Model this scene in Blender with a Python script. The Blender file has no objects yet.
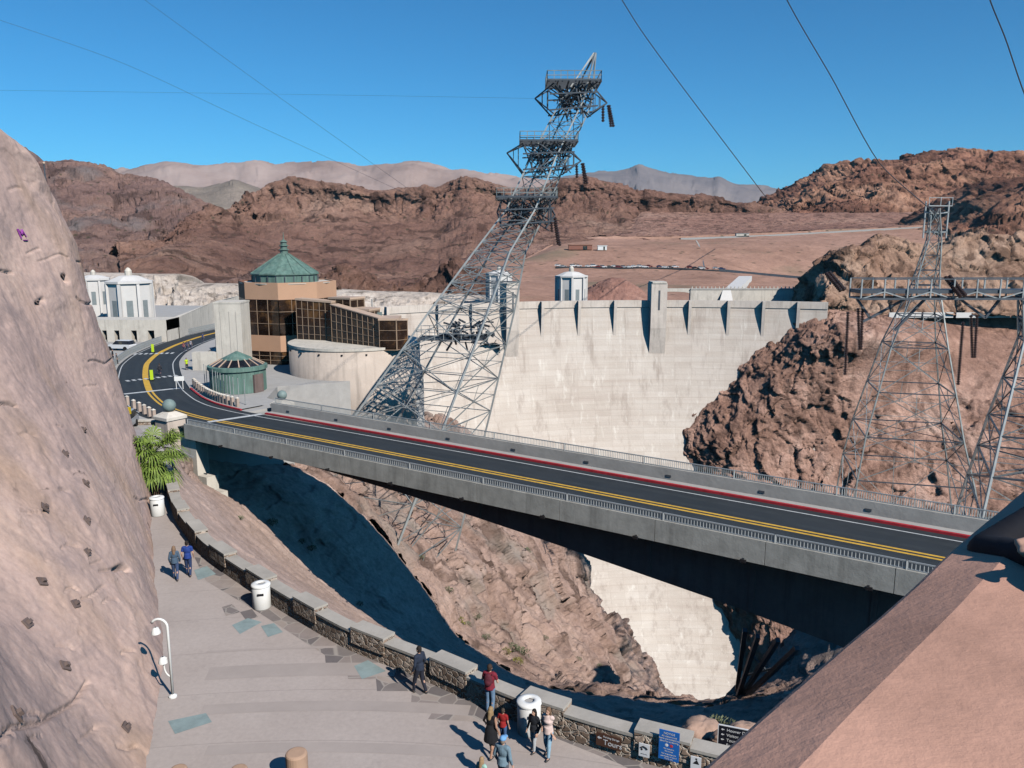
import bpy, math, random
import numpy as np
from mathutils import Vector, Matrix
R = math.radians
random.seed(7)
SC = bpy.context.scene
COL = SC.collection
CZ = 15.5                      # eye height over the plaza (plaza = 0)
F = 800.0
PITCH = R(10.2)
SUN = Vector((.64*.78, -.77*.78, .625)).normalized()
ZR = -3.5                      # level of the road

# ------------------------------------------------------------------ layout helpers
def ray(px, py):
    a = (px-512)/F; b = (384-py)/F
    return Vector((a, math.cos(PITCH)+b*math.sin(PITCH), -math.sin(PITCH)+b*math.cos(PITCH)))
def P(px, py, Y):
    d = ray(px, py); t = Y/d.y
    return Vector((d.x*t, Y, d.z*t+CZ))
def G(px, py, z):
    d = ray(px, py); t = (z-CZ)/d.z
    return Vector((d.x*t, d.y*t, z))
def B(s, n, z=0.):             # bridge axes: s along (towards the right), n across (away)
    return Vector((s*.835+n*.55, -s*.55+n*.835, z))

# ------------------------------------------------------------------ noise
def _h(ix, iy, iz, seed):
    h = (ix.astype(np.int64)*374761393 + iy.astype(np.int64)*668265263 + iz.astype(np.int64)*2147483647 + seed*974711) & 0xFFFFFFFF
    h = ((h ^ (h >> 13))*1274126177) & 0xFFFFFFFF
    h = ((h ^ (h >> 16))*2246822519) & 0xFFFFFFFF
    return ((h ^ (h >> 15)) & 0xFFFFFF)/float(0xFFFFFF)
def vnoise(p, seed=0):
    i = np.floor(p); f = p-i; i = i.astype(np.int64)
    u = f*f*f*(f*(f*6-15)+10)
    out = 0
    for dx in (0, 1):
        for dy in (0, 1):
            for dz in (0, 1):
                w = (u[..., 0] if dx else 1-u[..., 0])*(u[..., 1] if dy else 1-u[..., 1])*(u[..., 2] if dz else 1-u[..., 2])
                out = out + w*_h(i[..., 0]+dx, i[..., 1]+dy, i[..., 2]+dz, seed)
    return out*2-1
def fbm(p, o=5, seed=0, gain=.5):
    s = 0; a = 1; t = 0
    for k in range(o):
        s = s+a*vnoise(p, seed+k); t += a; a *= gain; p = p*2.03+11.7
    return s/t
def ridged(p, o=5, seed=0, gain=.5):
    s = 0; a = 1; t = 0
    for k in range(o):
        s = s+a*(1-2*np.abs(vnoise(p, seed+k))); t += a; a *= gain; p = p*2.07+5.3
    return s/t
def worley(p, seed=0):
    i = np.floor(p).astype(np.int64); f1 = np.full(p.shape[:-1], 9.); f2 = f1.copy(); cid = f1*0
    for dx in (-1, 0, 1):
        for dy in (-1, 0, 1):
            for dz in (-1, 0, 1):
                c = i+np.array([dx, dy, dz])
                q = np.stack([c[..., k]+_h(c[..., 0], c[..., 1], c[..., 2], seed+k*17) for k in range(3)], -1)
                d = np.sqrt(((q-p)**2).sum(-1)); r = _h(c[..., 0], c[..., 1], c[..., 2], seed+99)
                cid = np.where(d < f1, r, cid)
                f2 = np.where(d < f1, f1, np.minimum(f2, d)); f1 = np.minimum(f1, d)
    return f1, f2, cid

# ------------------------------------------------------------------ materials
MATS = {}
STREAK = ('concrete_grey', 'girder', 'tan_wall', 'concrete_pale', 'dam_plain', 'parapet')
def lin(c): return (c[0], c[1], c[2], 1)
class NT:
    def __init__(s, name):
        m = bpy.data.materials.new(name); m.use_nodes = True; s.m = m; s.t = m.node_tree
        s.b = s.t.nodes['Principled BSDF']; s.out = s.t.nodes['Material Output']
        s.pos = s.t.nodes.new('ShaderNodeNewGeometry').outputs['Position']
    def n(s, typ, **kw):
        nd = s.t.nodes.new(typ)
        for k, v in kw.items():
            if k in nd.inputs: nd.inputs[k].default_value = v
            else: setattr(nd, k, v)
        return nd
    def l(s, a, b): s.t.links.new(a, b)
    def scaled(s, sc):
        mp = s.n('ShaderNodeMapping'); s.l(s.pos, mp.inputs['Vector']); mp.inputs['Scale'].default_value = sc; return mp.outputs['Vector']
    def objcoord(s):
        s.pos = s.t.nodes.new('ShaderNodeTexCoord').outputs['Object']
    def noise(s, scale, detail=6, rough=.6, vec=None, dist=0):
        nd = s.n('ShaderNodeTexNoise', Scale=scale, Detail=detail, Roughness=rough, Distortion=dist)
        s.l(vec if vec is not None else s.pos, nd.inputs['Vector']); return nd.outputs['Fac']
    def ramp(s, fac, stops):
        r = s.n('ShaderNodeValToRGB'); s.l(fac, r.inputs['Fac'])
        e = r.color_ramp.elements
        while len(e) < len(stops): e.new(.5)
        for k, (p, c) in enumerate(stops): e[k].position = p; e[k].color = lin(c) if not isinstance(c, (int, float)) else (c, c, c, 1)
        return r.outputs['Color']
    def mix(s, fac, a, b, mode='MIX'):
        m = s.n('ShaderNodeMix', data_type='RGBA', blend_type=mode)
        for v, k in ((fac, 0), (a, 6), (b, 7)):
            if isinstance(v, bpy.types.NodeSocket): s.l(v, m.inputs[k])
            elif k == 0: m.inputs[0].default_value = v
            else: m.inputs[k].default_value = lin(v)
        return m.outputs[2]
    def bump(s, h, strength, dist):
        b = s.n('ShaderNodeBump', Strength=strength, Distance=dist); s.l(h, b.inputs['Height'])
        prev = s.b.inputs['Normal'].links
        if prev: s.l(prev[0].from_socket, b.inputs['Normal'])
        s.l(b.outputs['Normal'], s.b.inputs['Normal'])
    def color(s, c): s.l(c, s.b.inputs['Base Color'])
def M(name, col, rough=.75, var=.15, scale=1.5, bump=0., metallic=0., spec=.3, obj=False):
    if name in MATS: return MATS[name]
    t = NT(name)
    if obj: t.objcoord()
    t.b.inputs['Roughness'].default_value = rough; t.b.inputs['Metallic'].default_value = metallic
    t.b.inputs['Specular IOR Level'].default_value = spec
    f = t.noise(scale, 7, .65)
    t.color(t.ramp(f, [(.28, [x*(1-var) for x in col]), (.72, [min(1, x*(1+var)) for x in col])]))
    if name in STREAK:
        col_ = t.b.inputs['Base Color'].links[0].from_socket
        k = t.noise(1., 6, .7, t.scaled((1.1, 1.1, .10))); col_ = t.mix(t.ramp(k, [(.5, 0.), (.68, .55)]), col_, [x*.5 for x in col])
        k = t.noise(.5, 6, .7); col_ = t.mix(t.ramp(k, [(.52, 0.), (.7, .4)]), col_, [min(1, x*1.35) for x in col]); t.color(col_)
    if bump: t.bump(t.noise(scale*6, 6, .7), bump, .02/scale*2)
    MATS[name] = t.m; return t.m
def rock(name, cols, s1, s2, bump, bd, dark=.45, darkamt=.7, tint=None, grain=1., strata=0., scrub=0.):
    """cols: 4 colours across the large noise; dark crevice veins; fine grain."""
    t = NT(name); t.b.inputs['Roughness'].default_value = .92; t.b.inputs['Specular IOR Level'].default_value = .12
    v = t.scaled((1, 1, 1.7))
    big = t.noise(s1, 6, .62, v, .4)
    c = t.ramp(big, [(.3, cols[0]), (.44, cols[1]), (.56, cols[2]), (.7, cols[3])])
    med = t.noise(s2, 8, .7, v)
    c = t.mix(t.ramp(med, [(.3, 0.), (.75, .75)]), c, [x*.62 for x in cols[0]])
    g = t.noise(s2*7, 8, .75)
    c = t.mix(.55*grain, c, t.ramp(g, [(.25, .25), (.5, .5), (.75, .78)]), 'OVERLAY')
    cr = t.noise(s2*.8, 9, .62, t.scaled((1, 1, .55)), 1.2)
    c = t.mix(t.ramp(cr, [(dark-.05, darkamt), (dark, darkamt*.4), (dark+.05, 0.)]), c, [x*.3 for x in cols[0]])
    if tint: c = t.mix(t.ramp(t.noise(s1*1.7, 4, .5), [(.55, 0.), (.68, .8)]), c, tint)
    if strata: c = t.mix(strata, c, t.ramp(t.noise(1., 5, .65, t.scaled((s1*.5, s1*.5, s1*8)), .3), [(.3, .28), (.5, .5), (.7, .72)]), 'OVERLAY')
    if scrub:
        vo_ = t.n('ShaderNodeTexVoronoi', Scale=scrub); t.l(t.pos, vo_.inputs['Vector'])
        c = t.mix(t.ramp(vo_.outputs['Distance'], [(.10, .75), (.2, 0.)]), c, (.075, .065, .04))
    t.color(c)
    t.bump(med, bump, bd); t.bump(g, bump*.9, bd*.25)
    MATS[name] = t.m; return t.m

M('concrete', (.46, .43, .385), .85, .16, .5, .25)
M('concrete_pale', (.60, .55, .47), .85, .10, .35, .2)
M('dam_plain', (.61, .535, .46), .88, .1, .2, .2)
M('concrete_grey', (.40, .385, .34), .85, .25, .8, .3)
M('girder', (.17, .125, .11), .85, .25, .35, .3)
M('white_paint', (.78, .77, .73), .5, .05, 1.)
M('white_far', (.64, .615, .575), .7, .08, .3)
M('tan_wall', (.50, .42, .35), .85, .07, .3, .15)
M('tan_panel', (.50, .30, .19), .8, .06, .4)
M('red_or_shaded_panel', (.26, .12, .07), .75, .1, .4)  # shaded copy of the tan panel for the rotunda's left facets; elsewhere plain red-brown
M('mullion', (.34, .24, .165), .6, .05, 1)
M('frame_tan', (.52, .38, .28), .6, .05, 1)
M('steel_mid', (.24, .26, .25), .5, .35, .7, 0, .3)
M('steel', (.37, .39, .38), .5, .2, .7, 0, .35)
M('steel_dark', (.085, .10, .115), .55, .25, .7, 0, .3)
M('insulator', (.035, .022, .02), .25, .2, 2., 0, 0, .5)
M('wire', (.05, .06, .075), .5, .05, 1)
M('red_paint', (.40, .03, .04), .6, .25, 2.)
M('line_white', (.52, .53, .52), .7, .25, 2.)
M('line_yellow', (.62, .37, .05), .7, .25, 2.)
M('sidewalk', (.40, .385, .36), .85, .1, 1., .15)
M('parapet', (.56, .315, .225), .9, .10, 3., .35)
M('post_tan', (.44, .29, .20), .85, .1, 3., .2)
M('bollard', (.42, .33, .27), .85, .15, 2.)
M('rail_blue', (.42, .44, .43), .5, .1, 2., 0, .3)
M('sphere_green', (.19, .25, .235), .6, .2, 2.)
M('rubber', (.015, .015, .016), .7, .2, 3.)
M('black', (.012, .012, .014), .5, .2, 3.)
M('asphalt_worn', (.034, .040, .043), .75, .2, .6)
M('coping', (.41, .375, .325), .85, .16, .8, .25)
M('bark', (.13, .085, .055), .95, .3, 4., .6)
M('grey_glass', (.22, .25, .25), .3, .1, 1.)
M('boulder', (.42, .28, .21), .9, .25, 1.2, .6)
M('brick_red', (.27, .12, .085), .9, .2, 2.)

def m_asphalt():
    t = NT('asphalt'); t.b.inputs['Roughness'].default_value = .8
    c = t.ramp(t.noise(.35, 6, .6), [(.3, (.014, .019, .022)), (.7, (.025, .031, .035))])
    c = t.mix(t.ramp(t.noise(.12, 4, .5, t.scaled((1, 1, 1))), [(.5, 0.), (.7, .5)]), c, (.038, .042, .045))
    t.color(c); t.bump(t.noise(40, 3, .6), .15, .01); return t.m
MATS['asphalt'] = m_asphalt()
def m_dam():
    t = NT('dam_concrete'); t.b.inputs['Roughness'].default_value = .9; t.b.inputs['Specular IOR Level'].default_value = .1
    base = t.ramp(t.noise(.035, 6, .6), [(.3, (.53, .455, .385)), (.5, (.61, .535, .46)), (.72, (.69, .62, .54))])
    lift = t.noise(1., 5, .65, t.scaled((.03, .03, 1.0)))
    c = t.mix(.5, base, t.ramp(lift, [(.3, .4), (.5, .5), (.7, .57)]), 'OVERLAY')
    stain = t.noise(1., 6, .7, t.scaled((.35, .35, .018)))
    c = t.mix(t.ramp(stain, [(.53, 0.), (.68, .62)]), c, (.37, .30, .25))
    stain2 = t.noise(1., 6, .7, t.scaled((.55, .55, .05)))
    c = t.mix(t.ramp(stain2, [(.57, 0.), (.7, .6)]), c, (.84, .79, .70))
    # formwork joints
    uv = t.n('ShaderNodeUVMap'); uv.uv_map = 'UVMap'
    br = t.n('ShaderNodeTexBrick', Scale=1.0, offset=.0); br.inputs['Mortar Size'].default_value = .012
    br.inputs['Brick Width'].default_value = 1.; br.inputs['Row Height'].default_value = .34
    br.inputs['Color1'].default_value = (1, 1, 1, 1); br.inputs['Color2'].default_value = (.91, .90, .89, 1); br.inputs['Mortar'].default_value = (.84, .82, .80, 1)
    t.l(uv.outputs['UV'], br.inputs['Vector'])
    c = t.mix(.85, c, br.outputs['Color'], 'MULTIPLY')
    t.color(c); t.bump(t.noise(.8, 6, .7), .2, .4); return t.m
MATS['dam'] = m_dam()
def m_stonewall():
    t = NT('rubble_stone'); t.b.inputs['Roughness'].default_value = .9
    v = t.scaled((1, 1, 1.25))
    nz = t.n('ShaderNodeTexNoise', Scale=2.5, Detail=3.); t.l(v, nz.inputs['Vector'])
    ad = t.n('ShaderNodeMix', data_type='RGBA', blend_type='ADD'); ad.inputs[0].default_value = .35; t.l(v, ad.inputs[6]); t.l(nz.outputs['Color'], ad.inputs[7])
    a = t.n('ShaderNodeTexVoronoi', Scale=3.9); a.feature = 'DISTANCE_TO_EDGE'; t.l(ad.outputs[2], a.inputs['Vector'])
    b = t.n('ShaderNodeTexVoronoi', Scale=3.9); t.l(ad.outputs[2], b.inputs['Vector'])
    sep = t.n('ShaderNodeSeparateColor'); t.l(b.outputs['Color'], sep.inputs['Color'])
    stone = t.ramp(sep.outputs['Red'], [(.1, (.17, .115, .08)), (.4, (.28, .195, .14)), (.7, (.38, .285, .215)), (.95, (.46, .37, .30))])
    stone = t.mix(.5, stone, t.ramp(t.noise(9, 6, .7), [(.3, .3), (.7, .68)]), 'OVERLAY')
    t.color(t.mix(t.ramp(a.outputs['Distance'], [(.035, 1.), (.075, 0.)]), stone, (.56, .48, .39)))
    t.bump(t.ramp(a.outputs['Distance'], [(.0, 0.), (.15, 1.)]), .9, .06); return t.m
MATS['stone'] = m_stonewall()
def m_slate():
    t = NT('slate_paving'); t.b.inputs['Roughness'].default_value = .8
    b = t.n('ShaderNodeTexVoronoi', Scale=1.15); t.l(t.pos, b.inputs['Vector'])
    a = t.n('ShaderNodeTexVoronoi', Scale=1.15); a.feature = 'DISTANCE_TO_EDGE'; t.l(t.pos, a.inputs['Vector'])
    sep = t.n('ShaderNodeSeparateColor'); t.l(b.outputs['Color'], sep.inputs['Color'])
    c = t.ramp(sep.outputs['Red'], [(.1, (.155, .135, .13)), (.45, (.215, .185, .17)), (.75, (.27, .225, .205)), (.95, (.36, .30, .26))])
    c = t.mix(.4, c, t.ramp(t.noise(2, 6, .7), [(.3, .35), (.7, .65)]), 'OVERLAY')
    t.color(t.mix(t.ramp(a.outputs['Distance'], [(.012, .8), (.03, 0.)]), c, (.38, .34, .30))); return t.m
MATS['slate'] = m_slate()
def m_plaza():
    t = NT('plaza_concrete'); t.b.inputs['Roughness'].default_value = .85
    c = t.ramp(t.noise(.25, 7, .6), [(.3, (.385, .325, .29)), (.7, (.46, .395, .355))])
    g = t.noise(6, 6, .7); c = t.mix(.35, c, t.ramp(g, [(.3, .38), (.7, .62)]), 'OVERLAY')
    c = t.mix(t.ramp(t.noise(.9, 8, .75), [(.57, 0.), (.72, .35)]), c, (.25, .215, .2))
    # sawn joints, concentric with the steps
    w = t.n('ShaderNodeVectorMath', operation='DISTANCE'); t.l(t.pos, w.inputs[0]); w.inputs[1].default_value = (-6., -12., 0.)
    def line(src, period, width):
        md = t.n('ShaderNodeMath', operation='PINGPONG'); t.l(src, md.inputs[0]); md.inputs[1].default_value = period/2
        lt = t.n('ShaderNodeMath', operation='LESS_THAN'); t.l(md.outputs[0], lt.inputs[0]); lt.inputs[1].default_value = width
        return lt.outputs[0]
    j = line(w.outputs['Value'], 2.9, .022)
    c = t.mix(j, c, t.mix(.3, c, (.2, .17, .155)))
    t.color(c); t.bump(g, .1, .01); return t.m
MATS['plaza'] = m_plaza()
M('plaza_band', (.385, .33, .298), .85, .10, .6, .1)
M('turquoise', (.25, .315, .31), .8, .22, 1.6, .1)
def m_copper():
    t = NT('green_copper'); t.b.inputs['Roughness'].default_value = .7
    c = t.ramp(t.noise(1., 6, .65, t.scaled((1.6, 1.6, .25))), [(.3, (.065, .12, .10)), (.5, (.11, .195, .16)), (.7, (.17, .26, .215))])
    c = t.mix(t.ramp(t.noise(.8, 5, .6), [(.5, 0.), (.7, .5)]), c, (.10, .12, .10))
    t.color(c); return t.m
MATS['copper'] = m_copper()
def m_glass(name, col, rough, m=.0):
    t = NT(name); t.b.inputs['Roughness'].default_value = rough; t.b.inputs['Specular IOR Level'].default_value = .45
    c = t.ramp(t.noise(.42, 4, .65), [(.42, col), (.54, [x*2.5 for x in col]), (.63, [col[0]*9, col[1]*8, col[2]*5])])  # brighter noise patches paint reflections into the glass colour
    t.color(c); t.bump(t.noise(.25, 2, .5), .04, .5); return t.m
MATS['bronze_glass'] = m_glass('bronze_glass', (.014, .008, .005), .08)
MATS['dark_glass'] = m_glass('dark_glass', (.01, .01, .011), .1)
def m_cliff():
    t = NT('cliff_rock'); t.b.inputs['Roughness'].default_value = .93; t.b.inputs['Specular IOR Level'].default_value = .1
    big = t.noise(.11, 6, .6, None, .5)
    c = t.ramp(big, [(.3, (.46, .33, .285)), (.46, (.54, .385, .325)), (.6, (.58, .415, .34)), (.72, (.61, .455, .375))])
    med = t.noise(.45, 8, .66, t.scaled((1, 1, .8)), .8)
    c = t.mix(t.ramp(med, [(.48, 0.), (.64, .75)]), c, (.33, .25, .23))
    hz = t.noise(.16, 4, .5, t.scaled((1, 1, .5)))
    c = t.mix(t.ramp(hz, [(.5, 0.), (.66, .6)]), c, (.46, .30, .19))
    g = t.noise(5., 9, .75); c = t.mix(.5, c, t.ramp(g, [(.25, .33), (.75, .69)]), 'OVERLAY')
    cr = t.noise(.35, 9, .6, t.scaled((.7, .7, 1.5)), 1.5)
    c = t.mix(t.ramp(cr, [(.27, .85), (.30, .3), (.34, 0.)]), c, (.06, .045, .04))
    t.color(c); t.bump(med, .10, .2); t.bump(g, .32, .035); return t.m
MATS['cliff'] = m_cliff()
def m_leaf(name, a, b):
    t = NT(name); t.b.inputs['Roughness'].default_value = .6; t.b.inputs['Specular IOR Level'].default_value = .25
    t.color(t.ramp(t.noise(3., 4, .6), [(.3, a), (.7, b)])); return t.m
MATS['palm'] = m_leaf('palm_leaf', (.075, .125, .02), (.22, .30, .055))
MATS['palm_dry'] = m_leaf('dry_palm_leaf', (.12, .075, .03), (.25, .17, .07))
MATS['sage'] = m_leaf('sage_leaf', (.11, .13, .07), (.22, .24, .14))
MATS['yellowbush'] = m_leaf('yellow_leaf', (.16, .16, .03), (.32, .29, .07))
def m_rock_far(name, a, b, c2):
    t = NT(name); t.b.inputs['Roughness'].default_value = 1.; t.b.inputs['Specular IOR Level'].default_value = 0.
    t.color(t.ramp(t.noise(.0016, 9, .68), [(.3, a), (.5, b), (.7, c2)])); return t.m
MATS['far_pale'] = m_rock_far('far_pale_rock', (.22, .155, .13), (.33, .245, .21), (.40, .31, .27))
MATS['far_blue'] = m_rock_far('far_blue_rock', (.12, .11, .115), (.19, .165, .16), (.25, .21, .19))
rock('rock_west', [(0.213, 0.131, 0.114), (0.281, 0.173, 0.144), (0.35, 0.216, 0.167), (0.402, 0.263, 0.208)], .006, .035, .9, 8., .44, .65, (.22, .19, .18), strata=.4, scrub=.08)
rock('rock_mesa', [(0.195, 0.107, 0.083), (0.295, 0.162, 0.119), (0.398, 0.232, 0.168), (0.454, 0.301, 0.227)], .007, .045, 1., 7., .44, .7, strata=.35, scrub=.09)
rock('rock_right', [(0.214, 0.107, 0.077), (0.366, 0.179, 0.12), (0.54, 0.292, 0.189), (0.633, 0.388, 0.273)], .010, .05, 1., 6., .44, .7, strata=.6, scrub=.1)
rock('rock_green', [(0.213, 0.175, 0.144), (0.263, 0.219, 0.175), (0.312, 0.256, 0.206), (0.325, 0.263, 0.213)], .006, .03, .4, 4., .38, .3)
rock('dirt_bench', [(0.324, 0.187, 0.134), (0.402, 0.237, 0.171), (0.452, 0.268, 0.196), (0.488, 0.3, 0.228)], .008, .06, .25, .8, .36, .4, (.20, .16, .105), scrub=.1)
rock('dirt_rubble', [(0.244, 0.135, 0.106), (0.341, 0.191, 0.145), (0.406, 0.239, 0.179), (0.47, 0.302, 0.235)], .012, .12, .8, 2.5, .45, .7, scrub=.22)
rock('red_mound', [(.26, .13, .10), (.32, .17, .13), (.36, .20, .155), (.38, .23, .18)], .05, .2, .5, .6, .40, .5)
rock('rock_knob', [(0.311, 0.18, 0.124), (0.428, 0.267, 0.185), (0.505, 0.334, 0.234), (0.557, 0.4, 0.302)], .03, .11, .9, 1.6, .45, .8)
rock('rock_arizona', [(0.277, 0.16, 0.118), (0.457, 0.266, 0.194), (0.638, 0.393, 0.299), (0.766, 0.521, 0.413)], .045, .16, 1., 1.8, .45, .55)
rock('rock_nevada', [(0.356, 0.233, 0.179), (0.461, 0.313, 0.252), (0.534, 0.378, 0.307), (0.594, 0.465, 0.395)], .05, .16, .9, 1.2, .43, .75, (.30, .26, .22))
rock('rock_slope', [(0.466, 0.332, 0.265), (0.536, 0.387, 0.316), (0.583, 0.424, 0.348), (0.618, 0.469, 0.385)], .08, .5, .2, .2, .36, .4)
rock('rock_white', [(.46, .38, .31), (.60, .51, .43), (.68, .59, .50), (.72, .64, .56)], .03, .16, .8, 1.2, .42, .8)

# ------------------------------------------------------------------ mesh helpers
class MB:
    def __init__(s): s.v = []; s.f = []; s.mi = []; s.cur = 0
    def add(s, vs, fs):
        o = len(s.v); s.v += [tuple(v) for v in vs]; s.f += [tuple(i+o for i in f) for f in fs]; s.mi += [s.cur]*len(fs); return s
    def quad(s, a, b, c, d): return s.add([a, b, c, d], [(0, 1, 2, 3)])
    def box(s, c, d, rz=0., M4=None):
        x, y, z = [k/2 for k in d]
        vs = [Vector((i*x, j*y, k*z)) for k in (-1, 1) for j in (-1, 1) for i in (-1, 1)]
        rot = Matrix.Rotation(rz, 3, 'Z')
        vs = [rot @ v+Vector(c) for v in vs]
        if M4: vs = [M4 @ v for v in vs]
        return s.add(vs, [(0, 2, 3, 1), (4, 5, 7, 6), (0, 1, 5, 4), (1, 3, 7, 5), (3, 2, 6, 7), (2, 0, 4, 6)])
    def beam(s, a, b, w, h=None, up=None):
        a = Vector(a); b = Vector(b); d = (b-a)
        if d.length < 1e-6: return s
        d.normalize(); h = h or w
        up = Vector(up) if up else (Vector((0, 0, 1)) if abs(d.z) < .95 else Vector((1, 0, 0)))
        x = d.cross(up).normalized(); y = x.cross(d)
        q = [(-w/2, -h/2), (w/2, -h/2), (w/2, h/2), (-w/2, h/2)]
        vs = [a+x*i+y*j for i, j in q]+[b+x*i+y*j for i, j in q]
        return s.add(vs, [(3, 2, 1, 0), (4, 5, 6, 7)]+[(k, (k+1) % 4, 4+(k+1) % 4, 4+k) for k in range(4)])
    def tube(s, pts, r, n=6):
        pts = [Vector(p) for p in pts]; rs = r if isinstance(r, (list, tuple)) else [r]*len(pts)
        vs = []; fs = []
        for k, p in enumerate(pts):
            d = (pts[min(k+1, len(pts)-1)]-pts[max(k-1, 0)]).normalized()
            up = Vector((0, 0, 1)) if abs(d.z) < .9 else Vector((1, 0, 0))
            x = d.cross(up).normalized(); y = x.cross(d)
            for i in range(n):
                a = 2*math.pi*i/n; vs.append(p+(x*math.cos(a)+y*math.sin(a))*rs[k])
        for k in range(len(pts)-1):
            for i in range(n): fs.append((k*n+i, k*n+(i+1) % n, (k+1)*n+(i+1) % n, (k+1)*n+i))
        fs += [tuple(range(n-1, -1, -1)), tuple(range((len(pts)-1)*n, len(pts)*n))]
        return s.add(vs, fs)
    def lathe(s, c, prof, n=24, a0=0., a1=2*math.pi, cap=True):
        c = Vector(c); vs = []; fs = []; full = abs(a1-a0-2*math.pi) < 1e-6; m = n if full else n+1
        for r, z in prof:
            for i in range(m):
                a = a0+(a1-a0)*i/n; vs.append(c+Vector((r*math.cos(a), r*math.sin(a), z)))
        for k in range(len(prof)-1):
            for i in range(n):
                j = (i+1) % m; fs.append((k*m+i, k*m+j, (k+1)*m+j, (k+1)*m+i))
        if cap and full: fs += [tuple(range(m-1, -1, -1)), tuple(range((len(prof)-1)*m, len(prof)*m))]
        return s.add(vs, fs)
    def prism(s, poly, z0, z1):
        n = len(poly); z0s = z0 if isinstance(z0, (list, tuple)) else [z0]*n; z1s = z1 if isinstance(z1, (list, tuple)) else [z1]*n
        vs = [(p[0], p[1], z0s[i]) for i, p in enumerate(poly)]+[(p[0], p[1], z1s[i]) for i, p in enumerate(poly)]
        return s.add(vs, [tuple(range(n-1, -1, -1)), tuple(range(n, 2*n))]+[(i, (i+1) % n, n+(i+1) % n, n+i) for i in range(n)])
    def ell(s, c, r, nu=10, nv=6, rot=None):
        vs = []; fs = []
        for j in range(nv+1):
            t = math.pi*j/nv
            for i in range(nu):
                a = 2*math.pi*i/nu; v = Vector((r[0]*math.sin(t)*math.cos(a), r[1]*math.sin(t)*math.sin(a), -r[2]*math.cos(t)))
                if rot: v = rot @ v
                vs.append(Vector(c)+v)
        for j in range(nv):
            for i in range(nu): fs.append((j*nu+i, j*nu+(i+1) % nu, (j+1)*nu+(i+1) % nu, (j+1)*nu+i))
        return s.add(vs, fs)
    def mesh(s, name, mats, smooth=False):
        me = bpy.data.meshes.new(name); me.from_pydata(s.v, [], s.f)
        for m in (mats if isinstance(mats, (list, tuple)) else [mats]): me.materials.append(MATS[m] if isinstance(m, str) else m)
        if any(s.mi): me.polygons.foreach_set('material_index', s.mi)
        if smooth: me.polygons.foreach_set('use_smooth', [True]*len(me.polygons))
        me.validate(); me.update(); return me
    def build(s, name, mats, parent=None, smooth=False, label=None):
        o = bpy.data.objects.new(name, s.mesh(name, mats, smooth)); COL.objects.link(o)
        if parent is not None: o.parent = parent
        if label: o['label'] = label
        return o
def tag(o, label=None, cat=None, group=None, kind=None):
    for k, v in (('label', label), ('category', cat), ('group', group), ('kind', kind)):
        if v: o[k] = v
    return o
def thing(name, label, cat, loc=(0, 0, 0), rz=0., group=None):
    o = bpy.data.objects.new(name, None); COL.objects.link(o); o.location = loc; o.rotation_euler = (0, 0, rz)
    o.empty_display_size = .2
    return tag(o, label, cat, group)
def copy_tree(o, parent=None):
    c = o.copy(); COL.objects.link(c)
    if parent is not None: c.parent = parent
    for ch in list(o.children): copy_tree(ch, c)
    return c
def struct(o): o['kind'] = 'structure'; return o

def cr(pts, n):
    """Catmull-Rom through pts (k,3) -> (n,3), uniform in index."""
    pts = np.asarray(pts, float); k = len(pts); t = np.linspace(0, k-1, n); i = np.minimum(t.astype(int), k-2); f = (t-i)[:, None]
    g = lambda j: pts[np.clip(j, 0, k-1)]
    p0, p1, p2, p3 = g(i-1), g(i), g(i+1), g(i+2)
    p0 = np.where((i == 0)[:, None], 2*p1-p2, p0); p3 = np.where((i == k-2)[:, None], 2*p2-p1, p3)
    m1 = (p2-p0)*.35; m2 = (p3-p1)*.35
    return (2*f**3-3*f**2+1)*p1+(f**3-2*f**2+f)*m1+(-2*f**3+3*f**2)*p2+(f**3-f**2)*m2
def grid(rows, nu, nv, pixels=True):
    rs = [cr([P(*q) if pixels and len(q) == 3 and not isinstance(q, Vector) else q for q in r], nu) for r in rows]
    a = np.stack(rs)                      # (k,nu,3)
    return np.stack([cr(a[:, j], nv) for j in range(nu)], 1)     # (nv,nu,3)
def normals(g):
    n = np.cross(np.gradient(g, axis=1), np.gradient(g, axis=0)); n /= np.linalg.norm(n, axis=-1, keepdims=True)+1e-9
    view = np.array([0, 0, CZ+8])-g
    s = np.sign((n*view).sum(-1, keepdims=True).mean()); return n*s
def crag(g, scale, amp, seed=0, blocks=.5, zs=.6, rid=.6, oct=6, fade=None):
    n = normals(g); p = g*np.array([1, 1, zs])/scale
    p = p+.35*np.stack([fbm(p*1.3+k*31, 3, seed+50+k) for k in range(3)], -1)
    d = rid*ridged(p, oct, seed)+(1-rid)*fbm(p, oct, seed+20)
    if blocks: d = d+blocks*.9*facet(p*1.9+3.3, seed+5)+blocks*.45*facet(p*4.7+1.3, seed+9)
    d = (d-d.mean())*amp
    if fade is not None: d = d*fade
    return g+n*d[..., None]
def facet(p, seed):
    """angular blocks: each cell is a tilted plane with its own offset"""
    i = np.floor(p).astype(np.int64); f1 = np.full(p.shape[:-1], 9.); val = f1*0
    for dx in (-1, 0, 1):
        for dy in (-1, 0, 1):
            for dz in (-1, 0, 1):
                c = i+np.array([dx, dy, dz]); hh = [_h(c[..., 0], c[..., 1], c[..., 2], seed+k*17) for k in range(7)]
                r = p-np.stack([c[..., k]+hh[k] for k in range(3)], -1); d = (r**2).sum(-1)
                v = (hh[3]-.5)*1.1+sum(r[..., k]*(hh[4+k]-.5)*2. for k in range(3))
                val = np.where(d < f1, v, val); f1 = np.minimum(f1, d)
    return val
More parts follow.
